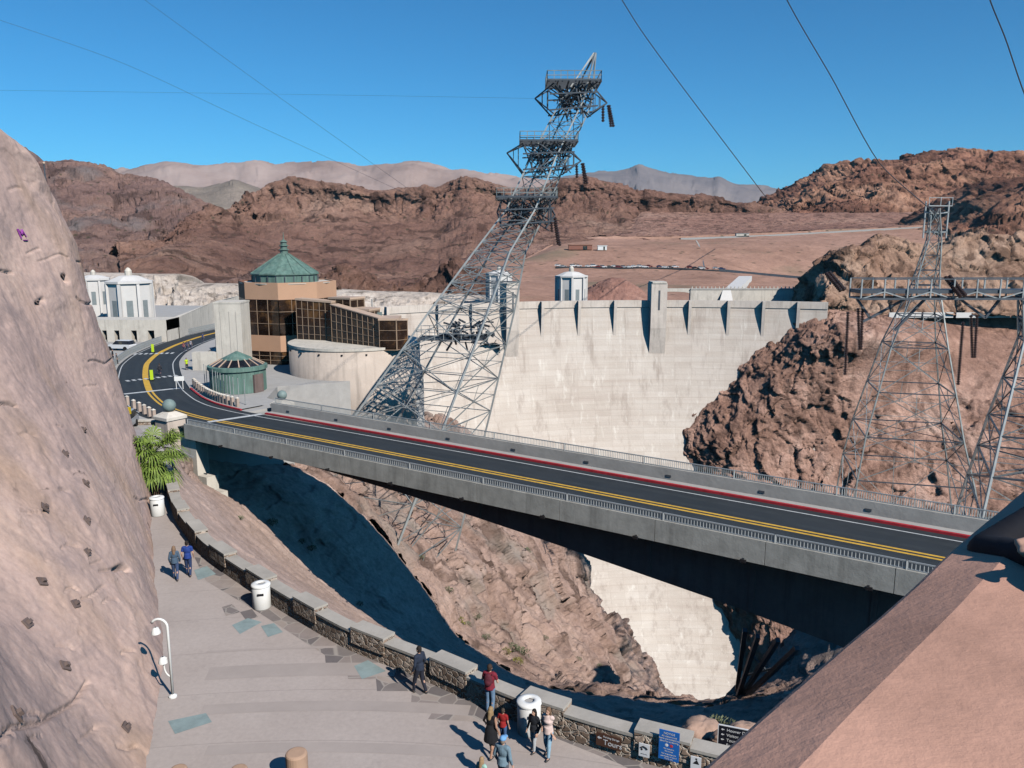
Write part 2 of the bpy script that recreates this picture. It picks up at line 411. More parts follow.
def rough(g, scale, amp, seed, oct=5):
    n = normals(g); p = g/scale
    w = .22*np.stack([fbm(p*2+k*9, 3, seed+30+k) for k in range(3)], -1)
    return g+n*(amp*(.55*ridged(p, oct, seed, .55)+.8*facet((p+w)*1.1, seed+3)+.4*facet((p+w)*2.9, seed+4)))[..., None]
def sheet(name, g, mat, smooth=True, parent=None, kind='structure'):
    nv, nu = g.shape[:2]; me = bpy.data.meshes.new(name)
    idx = np.arange(nv*nu).reshape(nv, nu)
    f = np.stack([idx[:-1, :-1], idx[:-1, 1:], idx[1:, 1:], idx[1:, :-1]], -1).reshape(-1, 4)
    me.vertices.add(nv*nu); me.vertices.foreach_set('co', g.reshape(-1).astype(np.float32))
    me.loops.add(f.size); me.loops.foreach_set('vertex_index', f.reshape(-1).astype(np.int32))
    me.polygons.add(len(f)); me.polygons.foreach_set('loop_start', np.arange(0, f.size, 4, dtype=np.int32))
    me.polygons.foreach_set('loop_total', np.full(len(f), 4, np.int32))
    me.polygons.foreach_set('use_smooth', np.full(len(f), smooth))
    me.update(calc_edges=True); me.materials.append(MATS[mat]); me.validate()
    o = bpy.data.objects.new(name, me); COL.objects.link(o)
    if parent is not None: o.parent = parent
    elif kind: o['kind'] = kind
    return o
def drop(row, dy, dz):            # a row behind / below another, in world space
    return [P(*q)+Vector((0, dy, dz)) for q in row]

# ------------------------------------------------------------------ camera, world, sun
cam = bpy.data.cameras.new('camera'); co = bpy.data.objects.new('camera', cam); COL.objects.link(co)
cam.sensor_width = 36; cam.lens = F*36/1024; co.location = (0, 0, CZ); co.rotation_euler = (math.pi/2-PITCH, 0, 0)
cam.clip_start = .05; cam.clip_end = 60000; SC.camera = co
w = bpy.data.worlds.new('World'); SC.world = w; w.use_nodes = True
bg = w.node_tree.nodes['Background']; sk = w.node_tree.nodes.new('ShaderNodeTexSky'); sk.sky_type = 'NISHITA'; sk.sun_disc = False
sk.sun_elevation = math.asin(SUN.z); sk.sun_rotation = math.atan2(SUN.x, SUN.y)
sk.air_density = 1.0; sk.dust_density = 0.3; sk.ozone_density = 4.0; sk.altitude = 1500
tn = w.node_tree.nodes.new('ShaderNodeMix'); tn.data_type = 'RGBA'; tn.blend_type = 'MULTIPLY'; tn.inputs[0].default_value = 1; tn.inputs[7].default_value = (.28, 1.04, 1.36, 1)
w.node_tree.links.new(sk.outputs[0], tn.inputs[6]); w.node_tree.links.new(tn.outputs[2], bg.inputs['Color']); bg.inputs['Strength'].default_value = .077
sl = bpy.data.lights.new('sun', 'SUN'); sl.energy = 4.9; sl.angle = R(.53); sl.color = (1, .945, .885)
so = bpy.data.objects.new('sun', sl); COL.objects.link(so); so.rotation_euler = SUN.to_track_quat('Z', 'Y').to_euler()
SC.view_settings.view_transform = 'Standard'; SC.view_settings.look = 'None'; SC.view_settings.exposure = .12; SC.view_settings.gamma = 1
SC.cycles.use_denoising = True; SC.cycles.max_bounces = 4; SC.cycles.diffuse_bounces = 0

# ================================================================== TERRAIN
mb = MB(); mb.quad((-20000, -5000, -150), (20000, -5000, -150), (20000, 30000, -150), (-20000, 30000, -150))
struct(mb.build('ground', 'dirt_bench'))

# --- far ridges
sil = [(-250, 160), (-100, 158), (0, 166), (60, 172), (100, 176), (128, 170), (150, 164.5), (172, 161), (200, 164.5), (240, 166), (262, 164), (290, 166), (312, 165), (335, 165), (362, 170), (392, 166), (415, 163), (440, 164), (470, 168), (500, 174), (530, 178), (560, 184), (600, 196), (680, 205)]
g = grid([[(x, 262, 4200) for x, y in sil], [(x, y*.45+240*.55, 5200) for x, y in sil], [(x, y, 6300) for x, y in sil], drop([(x, y, 6300) for x, y in sil], 1500, -700)], 420, 90)
sheet('far_pale_hills', crag(g, 900, 95, 3, blocks=.15, zs=1.), 'far_pale')
sil = [(380, 215), (480, 205), (530, 190), (560, 181), (590, 178), (612, 176), (628, 172.5), (637, 169), (648, 173), (668, 180), (690, 184), (708, 185.5), (716, 184), (730, 190), (756, 193), (790, 196), (820, 199), (900, 202), (1100, 190), (1300, 180)]
g = grid([[(x, 258, 6500) for x, y in sil], [(x, y*.5+235*.5, 8000) for x, y in sil], [(x, y, 9500) for x, y in sil], drop([(x, y, 9500) for x, y in sil], 2500, -1300)], 380, 80)
sheet('far_blue_mountains', crag(g, 1300, 120, 8, blocks=.15, zs=1.), 'far_blue')

# --- small greenish hill behind the west hill
sil = [(60, 200), (120, 190), (150, 187), (185, 188), (205, 189), (222, 186), (236, 182), (250, 187), (275, 196), (330, 215)]
g = grid([[(x, 250, 1700) for x, y in sil], [(x, (y+235)/2, 2000) for x, y in sil], [(x, y, 2300) for x, y in sil], drop([(x, y, 2300) for x, y in sil], 500, -250)], 220, 70)
sheet('green_hill', crag(g, 260, 16, 12, blocks=.2), 'rock_green')

# --- dark hill seen over the cliff at the left edge
sil = [(-260, 120), (-120, 128), (-30, 134), (5, 139), (18, 146), (28, 150), (38, 163), (60, 178), (90, 200)]
g = grid([[(x, 250, 1900) for x, y in sil], [(x, (y+225)/2, 2300) for x, y in sil], [(x, y, 2700) for x, y in sil], drop([(x, y, 2700) for x, y in sil], 600, -300)], 160, 60)
sheet('left_back_hill', crag(g, 260, 18, 14, blocks=.2), 'rock_west')

# --- west hill
top = [(-200, 168, 1150), (-60, 170, 1150), (20, 166, 1120), (40, 163.5, 1100), (62, 164, 1080), (90, 166, 1080), (108, 169, 1080), (122, 176, 1080), (146, 180, 1060), (165, 187, 1040), (190, 200, 1000), (215, 214, 950), (250, 235, 880), (300, 262, 800)]
mid = [(x, y+(268-y)*.45, Y*.82) for x, y, Y in top]
mid2 = [(x, y+(268-y)*.75, Y*.68) for x, y, Y in top]
bot = [(x, 288, 460) for x, y, Y in top]
g = grid([[(x, y+16, 380) for x, y, Y in bot], bot, mid2, mid, top, drop(top, 300, -120)], 380, 200)
n_u = np.linspace(0, 1, 380)[None, :]*np.ones((200, 1))
g = crag(g, 120, 15, 21, blocks=.25, rid=.7)
sheet('west_hill', rough(g, 22, 2.6, 23), 'rock_west')

# --- red-brown mesa across the middle
top = [(120, 262, 640), (165, 240, 700), (185, 222, 740), (205, 212, 780), (232, 207, 820), (246, 199, 850), (262, 190, 880), (288, 178, 900), (318, 184, 900), (345, 187, 900), (372, 190, 900), (400, 188, 900), (436, 187, 900), (455, 181, 900), (472, 179, 900), (490, 184, 900), (512, 189, 900), (535, 187, 900), (562, 181, 900), (588, 180, 900), (612, 186, 900), (645, 192, 900), (690, 194, 900), (720, 197, 900), (760, 207, 900), (800, 214, 900), (860, 225, 880)]
cl = [(x, y+min(16, (250-y)*.30)+3*math.sin(x*.05), Y-18) for x, y, Y in top]
cl2 = [(x, y+min(36, (258-y)*.55)+4*math.sin(x*.045+1), Y-70) for x, y, Y in top]
talus = [(x, max(y+12, 262-10*math.sin(x*.012)), Y*.70) for x, y, Y in top]
bot = [(x, 292 if x < 430 else 272, 430 if x < 430 else 560) for x, y, Y in top]
g = grid([[(x, y+18, 360 if x < 430 else 520) for x, y, Y in bot], bot, talus, cl2, cl, top, drop(top, 200, -10), drop(top, 500, -130)], 620, 250)
V = np.linspace(0, 1, 250)[:, None]*np.ones((1, 620))
fade = .34+.95*np.exp(-((V-.575)/.12)**2)
fade = np.where(V > .714, .45, fade)
g = crag(g, 75, 13, 31, blocks=.3, rid=.75, zs=.45, fade=fade)
GA = rough(g, 20, 3.4, 33); fd_ = np.clip(fade, .25, 1)[..., None]; gul = ridged(g*np.array([1, .25, .25])/26, 4, 37)[..., None]*np.array([0, 0, 2.2])*np.clip((.5-V)/.2, 0, 1)[..., None]
sheet('mesa', g*(1-fd_)+GA*fd_+gul, 'rock_mesa')

# --- dirt bench on the far bank (smooth), rubble slope above it
bxs = [330, 400, 460, 490, 520, 560, 600, 640, 680, 720, 760, 800, 850, 920, 1024, 1200]
def rowx(f, Yf): return [(x, f(x)+max(0, 485-x)*.4, Yf(x)) for x in bxs]
r0 = rowx(lambda x: 314, lambda x: 305)
r0b = rowx(lambda x: 296, lambda x: 350)
r1 = rowx(lambda x: 280+max(0, x-720)*.05, lambda x: 450)
r2 = rowx(lambda x: 268 if x < 700 else 268+(x-700)*.09, lambda x: 520)
r2b = rowx(lambda x: 266 if x < 700 else 266+(x-700)*.085, lambda x: 530)
r3 = rowx(lambda x: 262 if x < 540 else 248, lambda x: 560 if x < 540 else 600)
r4 = rowx(lambda x: 260.5 if x < 540 else 244 if x < 600 else 240-max(0, x-690)*.048, lambda x: 575 if x < 540 else 700)
r5 = rowx(lambda x: 259.5 if x < 540 else 242 if x < 600 else 236-max(0, x-690)*.045, lambda x: 585 if x < 540 else 712)
r6 = rowx(lambda x: 236 if x < 640 else 226-max(0, x-700)*.01, lambda x: 790)
r7 = rowx(lambda x: 230 if x < 640 else 213-max(0, x-820)*.004, lambda x: 880)
g = grid([r0, r0b, r1, r2, r2b, r3, r4, r5], 260, 150)
g[..., 2] += 1.0*fbm(g/40, 5, 4)+.5*fbm(g/9, 4, 6)
sheet('desert_bench', g, 'dirt_bench'); BENCH = g
g = grid([r5, r6, r7, drop(r7, 60, 0), drop(r7, 200, -20)], 420, 120)
sheet('rubble_slope', crag(g, 18, 1.3, 43, blocks=.5, rid=.5), 'dirt_rubble')

# --- right mountain
top = [(770, 226, 950), (786, 213, 950), (800, 203, 955), (815, 195, 960), (832, 185, 965), (850, 176, 970), (862, 170, 975), (880, 167, 980), (905, 163, 985), (930, 161, 990), (958, 158, 1000), (985, 155, 1000), (1010, 153.5, 1000), (1040, 156, 1000), (1120, 150, 1000), (1300, 140, 1000)]
cl = [(x, y+(222-y)*.28, Y-22) for x, y, Y in top]
cl2 = [(x, y+(222-y)*.58, Y-62) for x, y, Y in top]
bot = [(x, 221 if x < 900 else 232, 866) for x, y, Y in top]
g = grid([bot, cl2, cl, top, drop(top, 150, 5), drop(top, 400, -120)], 440, 200)
g = crag(g, 70, 11, 57, blocks=.4, rid=.75, zs=.55)
sheet('right_mountain', rough(g, 20, 3.2, 59), 'rock_right')
# shadowed spur of it, at the right edge
top = [(930, 246, 640), (955, 232, 640), (975, 222, 650), (992, 207, 650), (1010, 196, 650), (1040, 182, 650), (1150, 170, 640)]
g = grid([[(x, 262, 560) for x, y, Y in top], [(x, y+(250-y)*.4, 610) for x, y, Y in top], top, drop(top, 120, 0), drop(top, 300, -60)], 150, 110)
sheet('mountain_spur', crag(g, 40, 8, 66, blocks=.4), 'rock_right')

# --- boulder knob at the end of the dam
top = [(x, y, Y+22) for x, y, Y in [(818, 306, 243), (824, 275, 246), (836, 262, 250), (850, 252, 252), (866, 246, 255), (884, 239, 258), (905, 243, 258), (930, 246, 258), (958, 241, 258), (985, 236, 258), (1024, 238, 256), (1100, 232, 250), (1250, 225, 240)]]
cl = [(x+1, y+(312-y)*.33, Y-7) for x, y, Y in top]
cl2 = [(x+1, y+(314-y)*.7, Y-16) for x, y, Y in top]
bot = [(x, 318, 259) for x, y, Y in top]
g = grid([bot, cl2, cl, top, drop(top, 14, -2), drop(top, 40, -20)], 360, 170)
g = crag(g, 27, 3.0, 76, blocks=.7, rid=.4, zs=.9)
sheet('boulder_knob', rough(g, 6, .45, 73), 'rock_knob')

# --- Arizona canyon wall
# the dam's circle (built further down), so that the right bank can abut it
A_, M_, C_ = Vector((-58, 206, 0)), Vector((18, 245.5, 0)), Vector((104, 236, 0))
def circ(a, b, c):
    ax, ay, bx, by, cx, cy = a.x, a.y, b.x, b.y, c.x, c.y; d = 2*(ax*(by-cy)+bx*(cy-ay)+cx*(ay-by))
    ux = ((ax*ax+ay*ay)*(by-cy)+(bx*bx+by*by)*(cy-ay)+(cx*cx+cy*cy)*(ay-by))/d
    uy = ((ax*ax+ay*ay)*(cx-bx)+(bx*bx+by*by)*(ax-cx)+(cx*cx+cy*cy)*(bx-ax))/d
    return Vector((ux, uy, 0)), math.hypot(ax-ux, ay-uy)
DC, DR = circ(A_, M_, C_)
ang = lambda v: math.atan2(v.y-DC.y, v.x-DC.x)
aL, aR = ang(A_), ang(C_)-(ang(C_)-ang(A_))*.058
ZD = -4.1
off = lambda d: .10*d+.0031*d*d
def dam_Y(px, py):          # depth of the dam face along a line of sight
    best = None
    for k in range(1400):
        q = P(px, py, 150+k*.1); dd = max(0, ZD-q.z); e = abs(math.hypot(q.x-DC.x, q.y-DC.y)-(DR-off(dd)))
        if best is None or e < best[0]: best = (e, q.y)
    return best[1]
rows = [[(800, 309, 285), (812, 309, 246), (850, 311, 256), (900, 314, 262), (960, 316, 266), (1040, 318, 268), (1250, 322, 270)], [(770, 335, 280), (783, 334, 242), (830, 334, 246), (890, 336, 251), (960, 342, 253), (1040, 345, 254), (1250, 350, 254)], [(738, 366, 285), (750, 366, 245), (800, 366, 243), (870, 362, 244), (950, 378, 245), (1040, 380, 245), (1250, 385, 245)], [(705, 394, 288), (716, 394, 249), (770, 400, 240), (850, 396, 240), (940, 400, 240), (1040, 402, 239), (1250, 410, 239)], [(679, 428, 282), (691, 430, 242), (745, 446, 233), (820, 445, 232), (920, 440, 231), (1040, 440, 230), (1250, 440, 230)], [(676, 456, 278), (687, 456, 236), (745, 480, 226), (820, 485, 224), (920, 490, 222), (1040, 485, 221), (1250, 480, 220)], [(688, 500, 273), (700, 500, 233), (760, 530, 216), (830, 540, 213), (920, 545, 211), (1040, 540, 210), (1250, 540, 210)], [(708, 620, 258), (720, 620, 220), (770, 630, 203), (830, 640, 200), (920, 640, 198), (1040, 640, 197), (1250, 640, 197)], [(730, 712, 248), (742, 712, 209), (790, 715, 190), (850, 720, 187), (940, 720, 186), (1040, 720, 185), (1250, 720, 185)], [(744, 790, 243), (756, 790, 201), (800, 790, 178), (860, 790, 176), (940, 790, 175), (1040, 790, 175), (1250, 790, 175)]]
for k_, r_ in enumerate(rows):
    if k_ >= 1:
        dy = [dam_Y(r_[j_][0], r_[j_][1]) for j_ in range(3)]
        for j_, o_ in enumerate((7, .6, -8)): r_[j_] = (r_[j_][0], r_[j_][1], dy[j_]+o_)
        r_[3] = (r_[3][0], r_[3][1], min(r_[3][2], r_[2][2]+3))
g = grid(rows, 420, 380)
U = np.linspace(0, 1, 420)[None, :]*np.ones((380, 1)); V = np.linspace(0, 1, 380)[:, None]*np.ones((1, 420))
flat = np.clip((U-.42)/.06, 0, 1)*np.clip((.36-V)/.06, 0, 1)       # levelled yard at the top right
g = crag(g, 21, 2.9, 83, blocks=.45, rid=.75, zs=.8, fade=np.clip(1-flat*.93, .05, 1)*np.clip(V/.04, .1, 1)*np.clip(.35+U/.25, 0, 1))
sheet('arizona_canyon_wall', np.where(flat[..., None] > .5, g, rough(g, 6.5, .8, 85)), 'rock_arizona')

# --- white shoreline rock behind the left buildings
xs = [20, 70, 110, 150, 176, 180, 215, 250, 290, 340, 375, 420, 460, 500]
yt = [272, 273, 273.5, 274.5, 275, 283, 284, 285, 286, 290, 292, 293, 295, 297]
top = [(x, y, 300) for x, y in zip(xs, yt)]
g = grid([[(x, 345, 235) for x in xs], [(x, 318, 258) for x in xs], [(x, y+14, 282) for x, y in zip(xs, yt)], top, drop(top, 16, -1.2), drop(top, 36, -8), drop(top, 60, -24)], 420, 120)
n = normals(g)
g2 = crag(g, 13, 2.6, 91, blocks=.9)
V = np.linspace(0, 1, 120)[:, None, None]
sheet('white_shore_rock', g+(g2-g)*np.clip((.52-V)/.2, .04, 1), 'rock_white')
xs2 = [250, 285, 310, 325, 338, 350, 362, 372, 400, 425, 440, 455, 470, 490, 510]
yt2 = [292, 290, 284, 275, 268, 272, 282, 289, 291, 288, 272, 262, 268, 278, 292]
top = [(x, y, 330) for x, y in zip(xs2, yt2)]
g = grid([[(x, 300, 302) for x in xs2], [(x, (y+296)/2, 318) for x, y in zip(xs2, yt2)], top, drop(top, 15, -1), drop(top, 60, -6)], 200, 70)
sheet('shore_crag', crag(g, 14, 3.2, 95, blocks=.9), 'rock_mesa')

# --- red mound and dark outcrop behind the dam crest
xs3 = [574, 584, 592, 600, 612, 625, 636, 645, 655]; yt3 = [303, 292, 287, 283, 279, 280, 285, 294, 306]
top = [(x, y, 330) for x, y in zip(xs3, yt3)]
g = grid([[(x, 310, 312) for x in xs3], [(x, (y+306)/2-1, 321) for x, y in zip(xs3, yt3)], top, drop(top, 10, -1), drop(top, 40, -14)], 140, 60)
sheet('red_mound', crag(g, 10, 1.0, 97, blocks=.5), 'red_mound')

# --- near dirt slope from the plaza wall down under the bridge
WALLB = [(-28.5, 60.5), (-25.6, 55.5), (-22.6, 50), (-19., 43), (-15.2, 37.4), (-10.7, 32.6), (-6.6, 28.7), (-3.2, 26.3), (.1, 23.8), (3.2, 22.05), (7.0, 20.4), (11.6, 18.7), (17.5, 16.8)]
def wall_pt(t):            # t in index units
    return cr([(a, b, 0) for a, b in WALLB], (len(WALLB)-1)*24+1)[int(round(t*24))]
def wall_n(t):
    a = wall_pt(max(0, t-.15)); b = wall_pt(min(len(WALLB)-1, t+.15)); d = Vector(b-a).normalized(); return d, Vector((-d.y, d.x, 0))  # outward = away
stn = [(.2, None, None), (1.3, (200, 478), (300, 470)), (2.6, (245, 508), (345, 500)), (4.0, (290, 553), (385, 540)), (5.0, (335, 592), (432, 600)), (6.5, (405, 645), (462, 642)), (8.0, (480, 685), (535, 684)), (9.5, (580, 735), (640, 700)), (10.6, (690, 745), (700, 706)), (11.3, (790, 750), (780, 692)), (12., (900, 745), (880, 672))]
T3 = Vector((.835, -.55, 0)); NP = T3.cross(SUN)
def shp(px, py, n, z):     # where the sun's shadow of a bridge edge must land on this line of sight
    d = ray(px, py); p0 = B(0, n, z)-Vector((0, 0, CZ)); t = NP.dot(p0)/NP.dot(d); return d*t+Vector((0, 0, CZ))
ra, rb, rc, rd, re, rf = [], [], [], [], [], []
for t, l1, l2 in stn:
    p = Vector(wall_pt(t)); d, nn = wall_n(t)
    a = p+nn*.75; a.z = -.75
    b = shp(*l1, 49.5, -9) if l1 else P(191, 458, 79); c = shp(*l2, 58.5, -1.9) if l1 else P(216, 452, 93)
    b0 = a.lerp(b, .3)+Vector((0, 0, .25)); bc = b.lerp(c, .5)
    ra.append(a); rb.append(b0); rc.append(b); rd.append(bc); re.append(c); rf.append(c+[Vector((2, 8, -7.)), Vector((10, 26, -9.)), Vector((12, 34, -4.))][max(0, len(rf)-8)])
ra2 = [p+Vector((-.6, -.6, -1.5)) for p in ra]
g = grid([ra2, ra, rb, rc, rd, re], 420, 260, pixels=False)
V = np.linspace(0, 1, 260)[:, None]*np.ones((1, 420))
fd_ = np.clip((V-.22)/.3, 0, 1); g = crag(g, 5, .40, 101, blocks=.4, rid=.5, fade=fd_); g = g*(1-fd_[..., None])+rough(g, 2.2, .11, 104)*fd_[..., None]
SLOPE = g
sheet('near_slope', g, 'rock_slope')
# ridge edge under the far side of the bridge, dropping into the gorge on the right
g = grid([re, [p+Vector((1.5, 3, -1.2)) for p in re], rf, [p+(Vector((6, 22, -45)) if i < 8 else Vector((8, 52, -45))) for i, p in enumerate(re)]], 420, 120, pixels=False)
sheet('gorge_edge', crag(g, 5, .8, 103, blocks=.5), 'rock_nevada')

# --- Nevada canyon wall, sunlit beyond the shadow
L2 = [(250, 430, 96), (300, 470, 94), (345, 500, 91.5), (385, 540, 90), (432, 600, 89.5), (462, 642, 89.5), (500, 668, 88), (535, 684, 86), (640, 712, 84)]
r1 = [(280, 400, 112), (320, 440, 106), (370, 495, 103), (420, 535, 102), (470, 585, 105), (510, 628, 107), (550, 665, 104), (585, 690, 102), (665, 722, 96)]
r2 = [(300, 380, 125), (340, 420, 120), (400, 470, 119), (470, 520, 122), (520, 560, 126), (558, 600, 127), (590, 640, 126), (620, 685, 122), (685, 726, 112)]
r3 = [(320, 360, 140), (380, 400, 138), (450, 430, 140), (530, 480, 144), (582, 560, 147), (590, 594, 146), (622, 628, 145), (656, 690, 141), (706, 724, 130)]
r4 = [P(*q)+Vector((-1, 14, -10)) for q in r3]
r5_ = [P(*q)+Vector((-6, 45, -50)) for q in r3]
g = grid([[P(*q)+Vector((0, -1.5, -3)) for q in L2], L2, r1, r2, r3, r4, r5_], 420, 330)
V = np.linspace(0, 1, 330)[:, None]*np.ones((1, 420))
g = crag(g, 14, 1.9, 113, blocks=.8, rid=.7, zs=.6, fade=np.clip((V-.10)/.22, .12, 1))
V3 = np.clip((V-.12)/.1, 0, 1)[..., None]
g = g*(1-V3)+rough(g, 4.6, .5, 115)*V3
NEV = g
sheet('nevada_canyon_wall', g, 'rock_nevada')

# --- terrace that carries road, kiosk and visitor building (retaining block)
ter = [(-37., 79.5), (-31., 86.5), (-26., 92.5), (-30, 96), (-31, 104), (-23.5, 107), (-13, 116), (-15, 128), (-26, 150), (-50, 232), (-130, 240), (-130, 100), (-66, 74)]
mb = MB(); mb.prism(ter, -45, ZR-.02); struct(mb.build('terrace', 'sidewalk'))
# sloping walk that joins plaza and terrace (hidden behind palm and cliff)
g = grid([[Vector((-32, 58, -.02)), Vector((-27, 59.5, -.02)), Vector((-22.8, 56, -.02))], [Vector((-44, 70, -1.7)), Vector((-39, 70, -1.7)), Vector((-32.5, 70, -1.9))], [Vector((-62, 79.5, ZR-.03)), Vector((-48, 80.5, ZR-.03)), Vector((-38.5, 80.5, ZR-.03))]], 20, 20, pixels=False)
sheet('walkway', g, 'plaza')
# --- left foreground cliff
st = [
 (60, [(-31, -3), (-32, 3), (-33.5, 8), (-36, 12), (-38, 14), (-41, 15), (-52, 16)]),
 (54.5, [(-26.2, -1.2), (-27, 3), (-27.8, 8), (-29.2, 11.5), (-30.2, 14.5), (-32, 16), (-46, 17)]),
 (50.5, [(-23.6, -.6), (-24.4, 3), (-25.3, 7.2), (-26.6, 11.6), (-27.3, 15.2), (-29.6, 17.2), (-44, 19)]),
 (47, [(-21.9, -.4), (-22.9, 4), (-24.4, 9), (-25.6, 14.2), (-26.8, 17.8), (-28.2, 20.6), (-44, 23)]),
 (40, [(-18.9, -.4), (-20.5, 4), (-22.8, 9), (-25.0, 15), (-26.4, 20.2), (-28.2, 23.2), (-44, 26)]),
 (33, [(-15.4, -.4), (-17.4, 4), (-20.2, 9), (-23.2, 15), (-25.6, 20), (-27.6, 23.5), (-42, 26)]),
 (26.6, [(-12.5, -.4), (-15.2, 4), (-18.7, 9), (-22.4, 15), (-25, 20), (-27, 24), (-40, 27)]),
 (21, [(-10.4, -.4), (-13.6, 4), (-17.8, 9), (-22.4, 15), (-25.4, 20), (-27.4, 24), (-38, 27)]),
 (14, [(-8.2, -.4), (-9.4, 4), (-11.2, 9), (-13.5, 15), (-16, 20), (-19, 24), (-36, 27)]),
 (4, [(-7.6, -.4), (-8.8, 4), (-10.4, 9), (-13, 15), (-16, 20), (-19, 24), (-36, 27)])]
rows = [[Vector((x, Y, z)) for x, z in pr] for Y, pr in st]
g = grid(rows, 460, 640, pixels=False)
n = normals(g)
d = .24*fbm(g/7., 3, 5)+.02*ridged(g/1.6, 4, 7)+.02*fbm(g/.4, 4, 9)
f1, f2, cid = worley(g/np.array([6., 6., 3.5])+.3*np.stack([fbm(g/2+9*k, 3, 60+k) for k in range(3)], -1), 15)
d = d+.09*(cid-.5)*np.clip((f2-f1)*6, 0, 1)
CLIFF = rough(rough(g+n*d[..., None], 2.6, .030, 161), .9, .016, 163); CRK = []
# a few deep cracks and pits, placed on the face where the photograph shows them
CLN = n
for k_ in range(26):
    r_ = random.Random(300+k_); x_, y_ = r_.uniform(0, 140), r_.uniform(190, 760); pl = [(x_, y_)]
    for j_ in range(r_.randint(2, 4)): pl.append((pl[-1][0]+r_.uniform(2, 9), pl[-1][1]+r_.uniform(-6, 4)))
    CRK.append((pl, r_.uniform(.6, 1.1), r_.uniform(.08, .2)))
def carve(px_list, width, depth):
    global CLIFF
    q = CLIFF-np.array([0, 0, CZ]); cp, sp = math.cos(PITCH), math.sin(PITCH)
    ax = q[..., 1]*cp-q[..., 2]*sp; up = q[..., 1]*sp+q[..., 2]*cp
    X = 512+F*q[..., 0]/ax; Yp = 384-F*up/ax
    best = np.full(X.shape, 1e9)
    for (x0, y0), (x1, y1) in zip(px_list[:-1], px_list[1:]):
        L = (x1-x0)**2+(y1-y0)**2; t = np.clip(((X-x0)*(x1-x0)+(Yp-y0)*(y1-y0))/L, 0, 1)
        best = np.minimum(best, np.hypot(X-x0-t*(x1-x0), Yp-y0-t*(y1-y0)))
    CLIFF = CLIFF-CLN*(depth*np.exp(-(best/width)**2))[..., None]
carve([(0, 742), (12, 728), (38, 724), (58, 712), (76, 701), (88, 682)], 1.6, .28)
carve([(0, 404), (8, 403), (16, 406)], 1.2, .25)
carve([(116, 569), (122, 566), (128, 570)], 2., .4)
carve([(100, 571), (116, 569)], 1., .15)
carve([(64, 276), (67, 281)], 2., .3); carve([(38, 303), (43, 300)], 2., .3); carve([(2, 271), (12, 273)], 1.2, .2)
carve([(118, 747), (128, 749), (135, 746)], 1.2, .15)
for c_ in CRK: carve(*c_)
cliff = sheet('cliff', CLIFF, 'cliff')
def cliff_at(px, py):
    q = CLIFF-np.array([0, 0, CZ]); cp, sp = math.cos(PITCH), math.sin(PITCH)
    ax = q[..., 1]*cp-q[..., 2]*sp; up = q[..., 1]*sp+q[..., 2]*cp
    X = 512+F*q[..., 0]/ax; Yp = 384-F*up/ax
    e = (X-px)**2+(Yp-py)**2+np.where(ax > 0, 0, 1e9); e = np.where(e < 9, ax-1e4, e); k = np.unravel_index(np.argmin(e), e.shape)
    return Vector(CLIFF[k]), Vector(CLN[k])
# ================================================================== PLAZA AND WALL
cb = [(-7.9, 12), (-10.0, 20), (-12.0, 26), (-15.0, 33), (-18.4, 39.5), (-21.6, 46.5), (-24, 53), (-29, 60)]
wl = [(x, y) for x, y in WALLB]
L_ = cr([(-10.5, 8, 0)]+[(x-2.5, y, 0) for x, y in cb[1:-1]]+[(-31.5, 61, 0)], 60); R_ = cr([(20, 8, 0)]+[(x, y, 0) for x, y in wl[::-1]], 60)
mb = MB(); vs = [v for a, b in zip(L_, R_) for v in (a, b)]
mb.add(vs, [(2*k, 2*k+1, 2*k+3, 2*k+2) for k in range(59)]); struct(mb.build('plaza', 'plaza'))
def px_sheet(name, pts, z, mat, parent=None):
    mb = MB(); mb.add([G(x, y, z) for x, y in pts], [tuple(range(len(pts)))[::-1]]); o = mb.build(name, mat, parent)
    return struct(o) if parent is None else o
# slate flagstone band beside the wall, with a stepped edge against the concrete
inner = [(186, 540), (206, 581), (258, 612), (325, 655), (326, 667), (347, 667), (348, 679), (376, 679), (377, 691), (412, 691), (411, 705), (437, 705), (428, 719), (480, 722), (500, 714), (556, 738), (620, 764), (660, 784), (720, 812)]
outer = [G(*p, .004) for p in []]
ov = [Vector((p[0], p[1], .004)) for p in [wall_pt(t) for t in np.linspace(1.6, 11.5, 30)]]
iv = [G(x, y, .004) for x, y in inner]
ivr = [];
for a, b in zip(iv[:-1], iv[1:]): ivr += [a, a.lerp(b, .999)] if False else [a.lerp(b, f/6) for f in range(6)]
ivr.append(iv[-1])
def near_wall(q): return min(((Vector((wp_[0], wp_[1], .004))-q).length, i) for i, wp_ in enumerate(WP_))[1]
WP_ = [wall_pt(t) for t in np.linspace(1.6, 11.8, 240)]
mb = MB(); vs = []; last = 0
for q in ivr:
    last = max(last, near_wall(q)); wp_ = WP_[last]; vs += [q, Vector((wp_[0], wp_[1], .004))]
mb.add(vs, [(2*k, 2*k+1, 2*k+3, 2*k+2) for k in range(len(ivr)-1)]); struct(mb.build('slate_paving', 'slate'))
for k, q in enumerate([[(194, 570), (207, 566), (216, 574), (198, 580)], [(232, 625), (248, 618), (262, 622), (240, 634)], [(261, 626), (274, 623), (283, 632), (268, 637)], [(168, 721), (206, 713), (212, 722), (175, 734)], [(354, 666), (368, 660), (386, 671), (362, 679)]]):
    px_sheet('turquoise_paving', q, .008, 'turquoise')
for q in [[(222, 607), (232, 604), (240, 612), (226, 616)], [(240, 612), (252, 609), (258, 617), (246, 620)], ]:
    px_sheet('slate_inlay', q, .0065, 'slate')
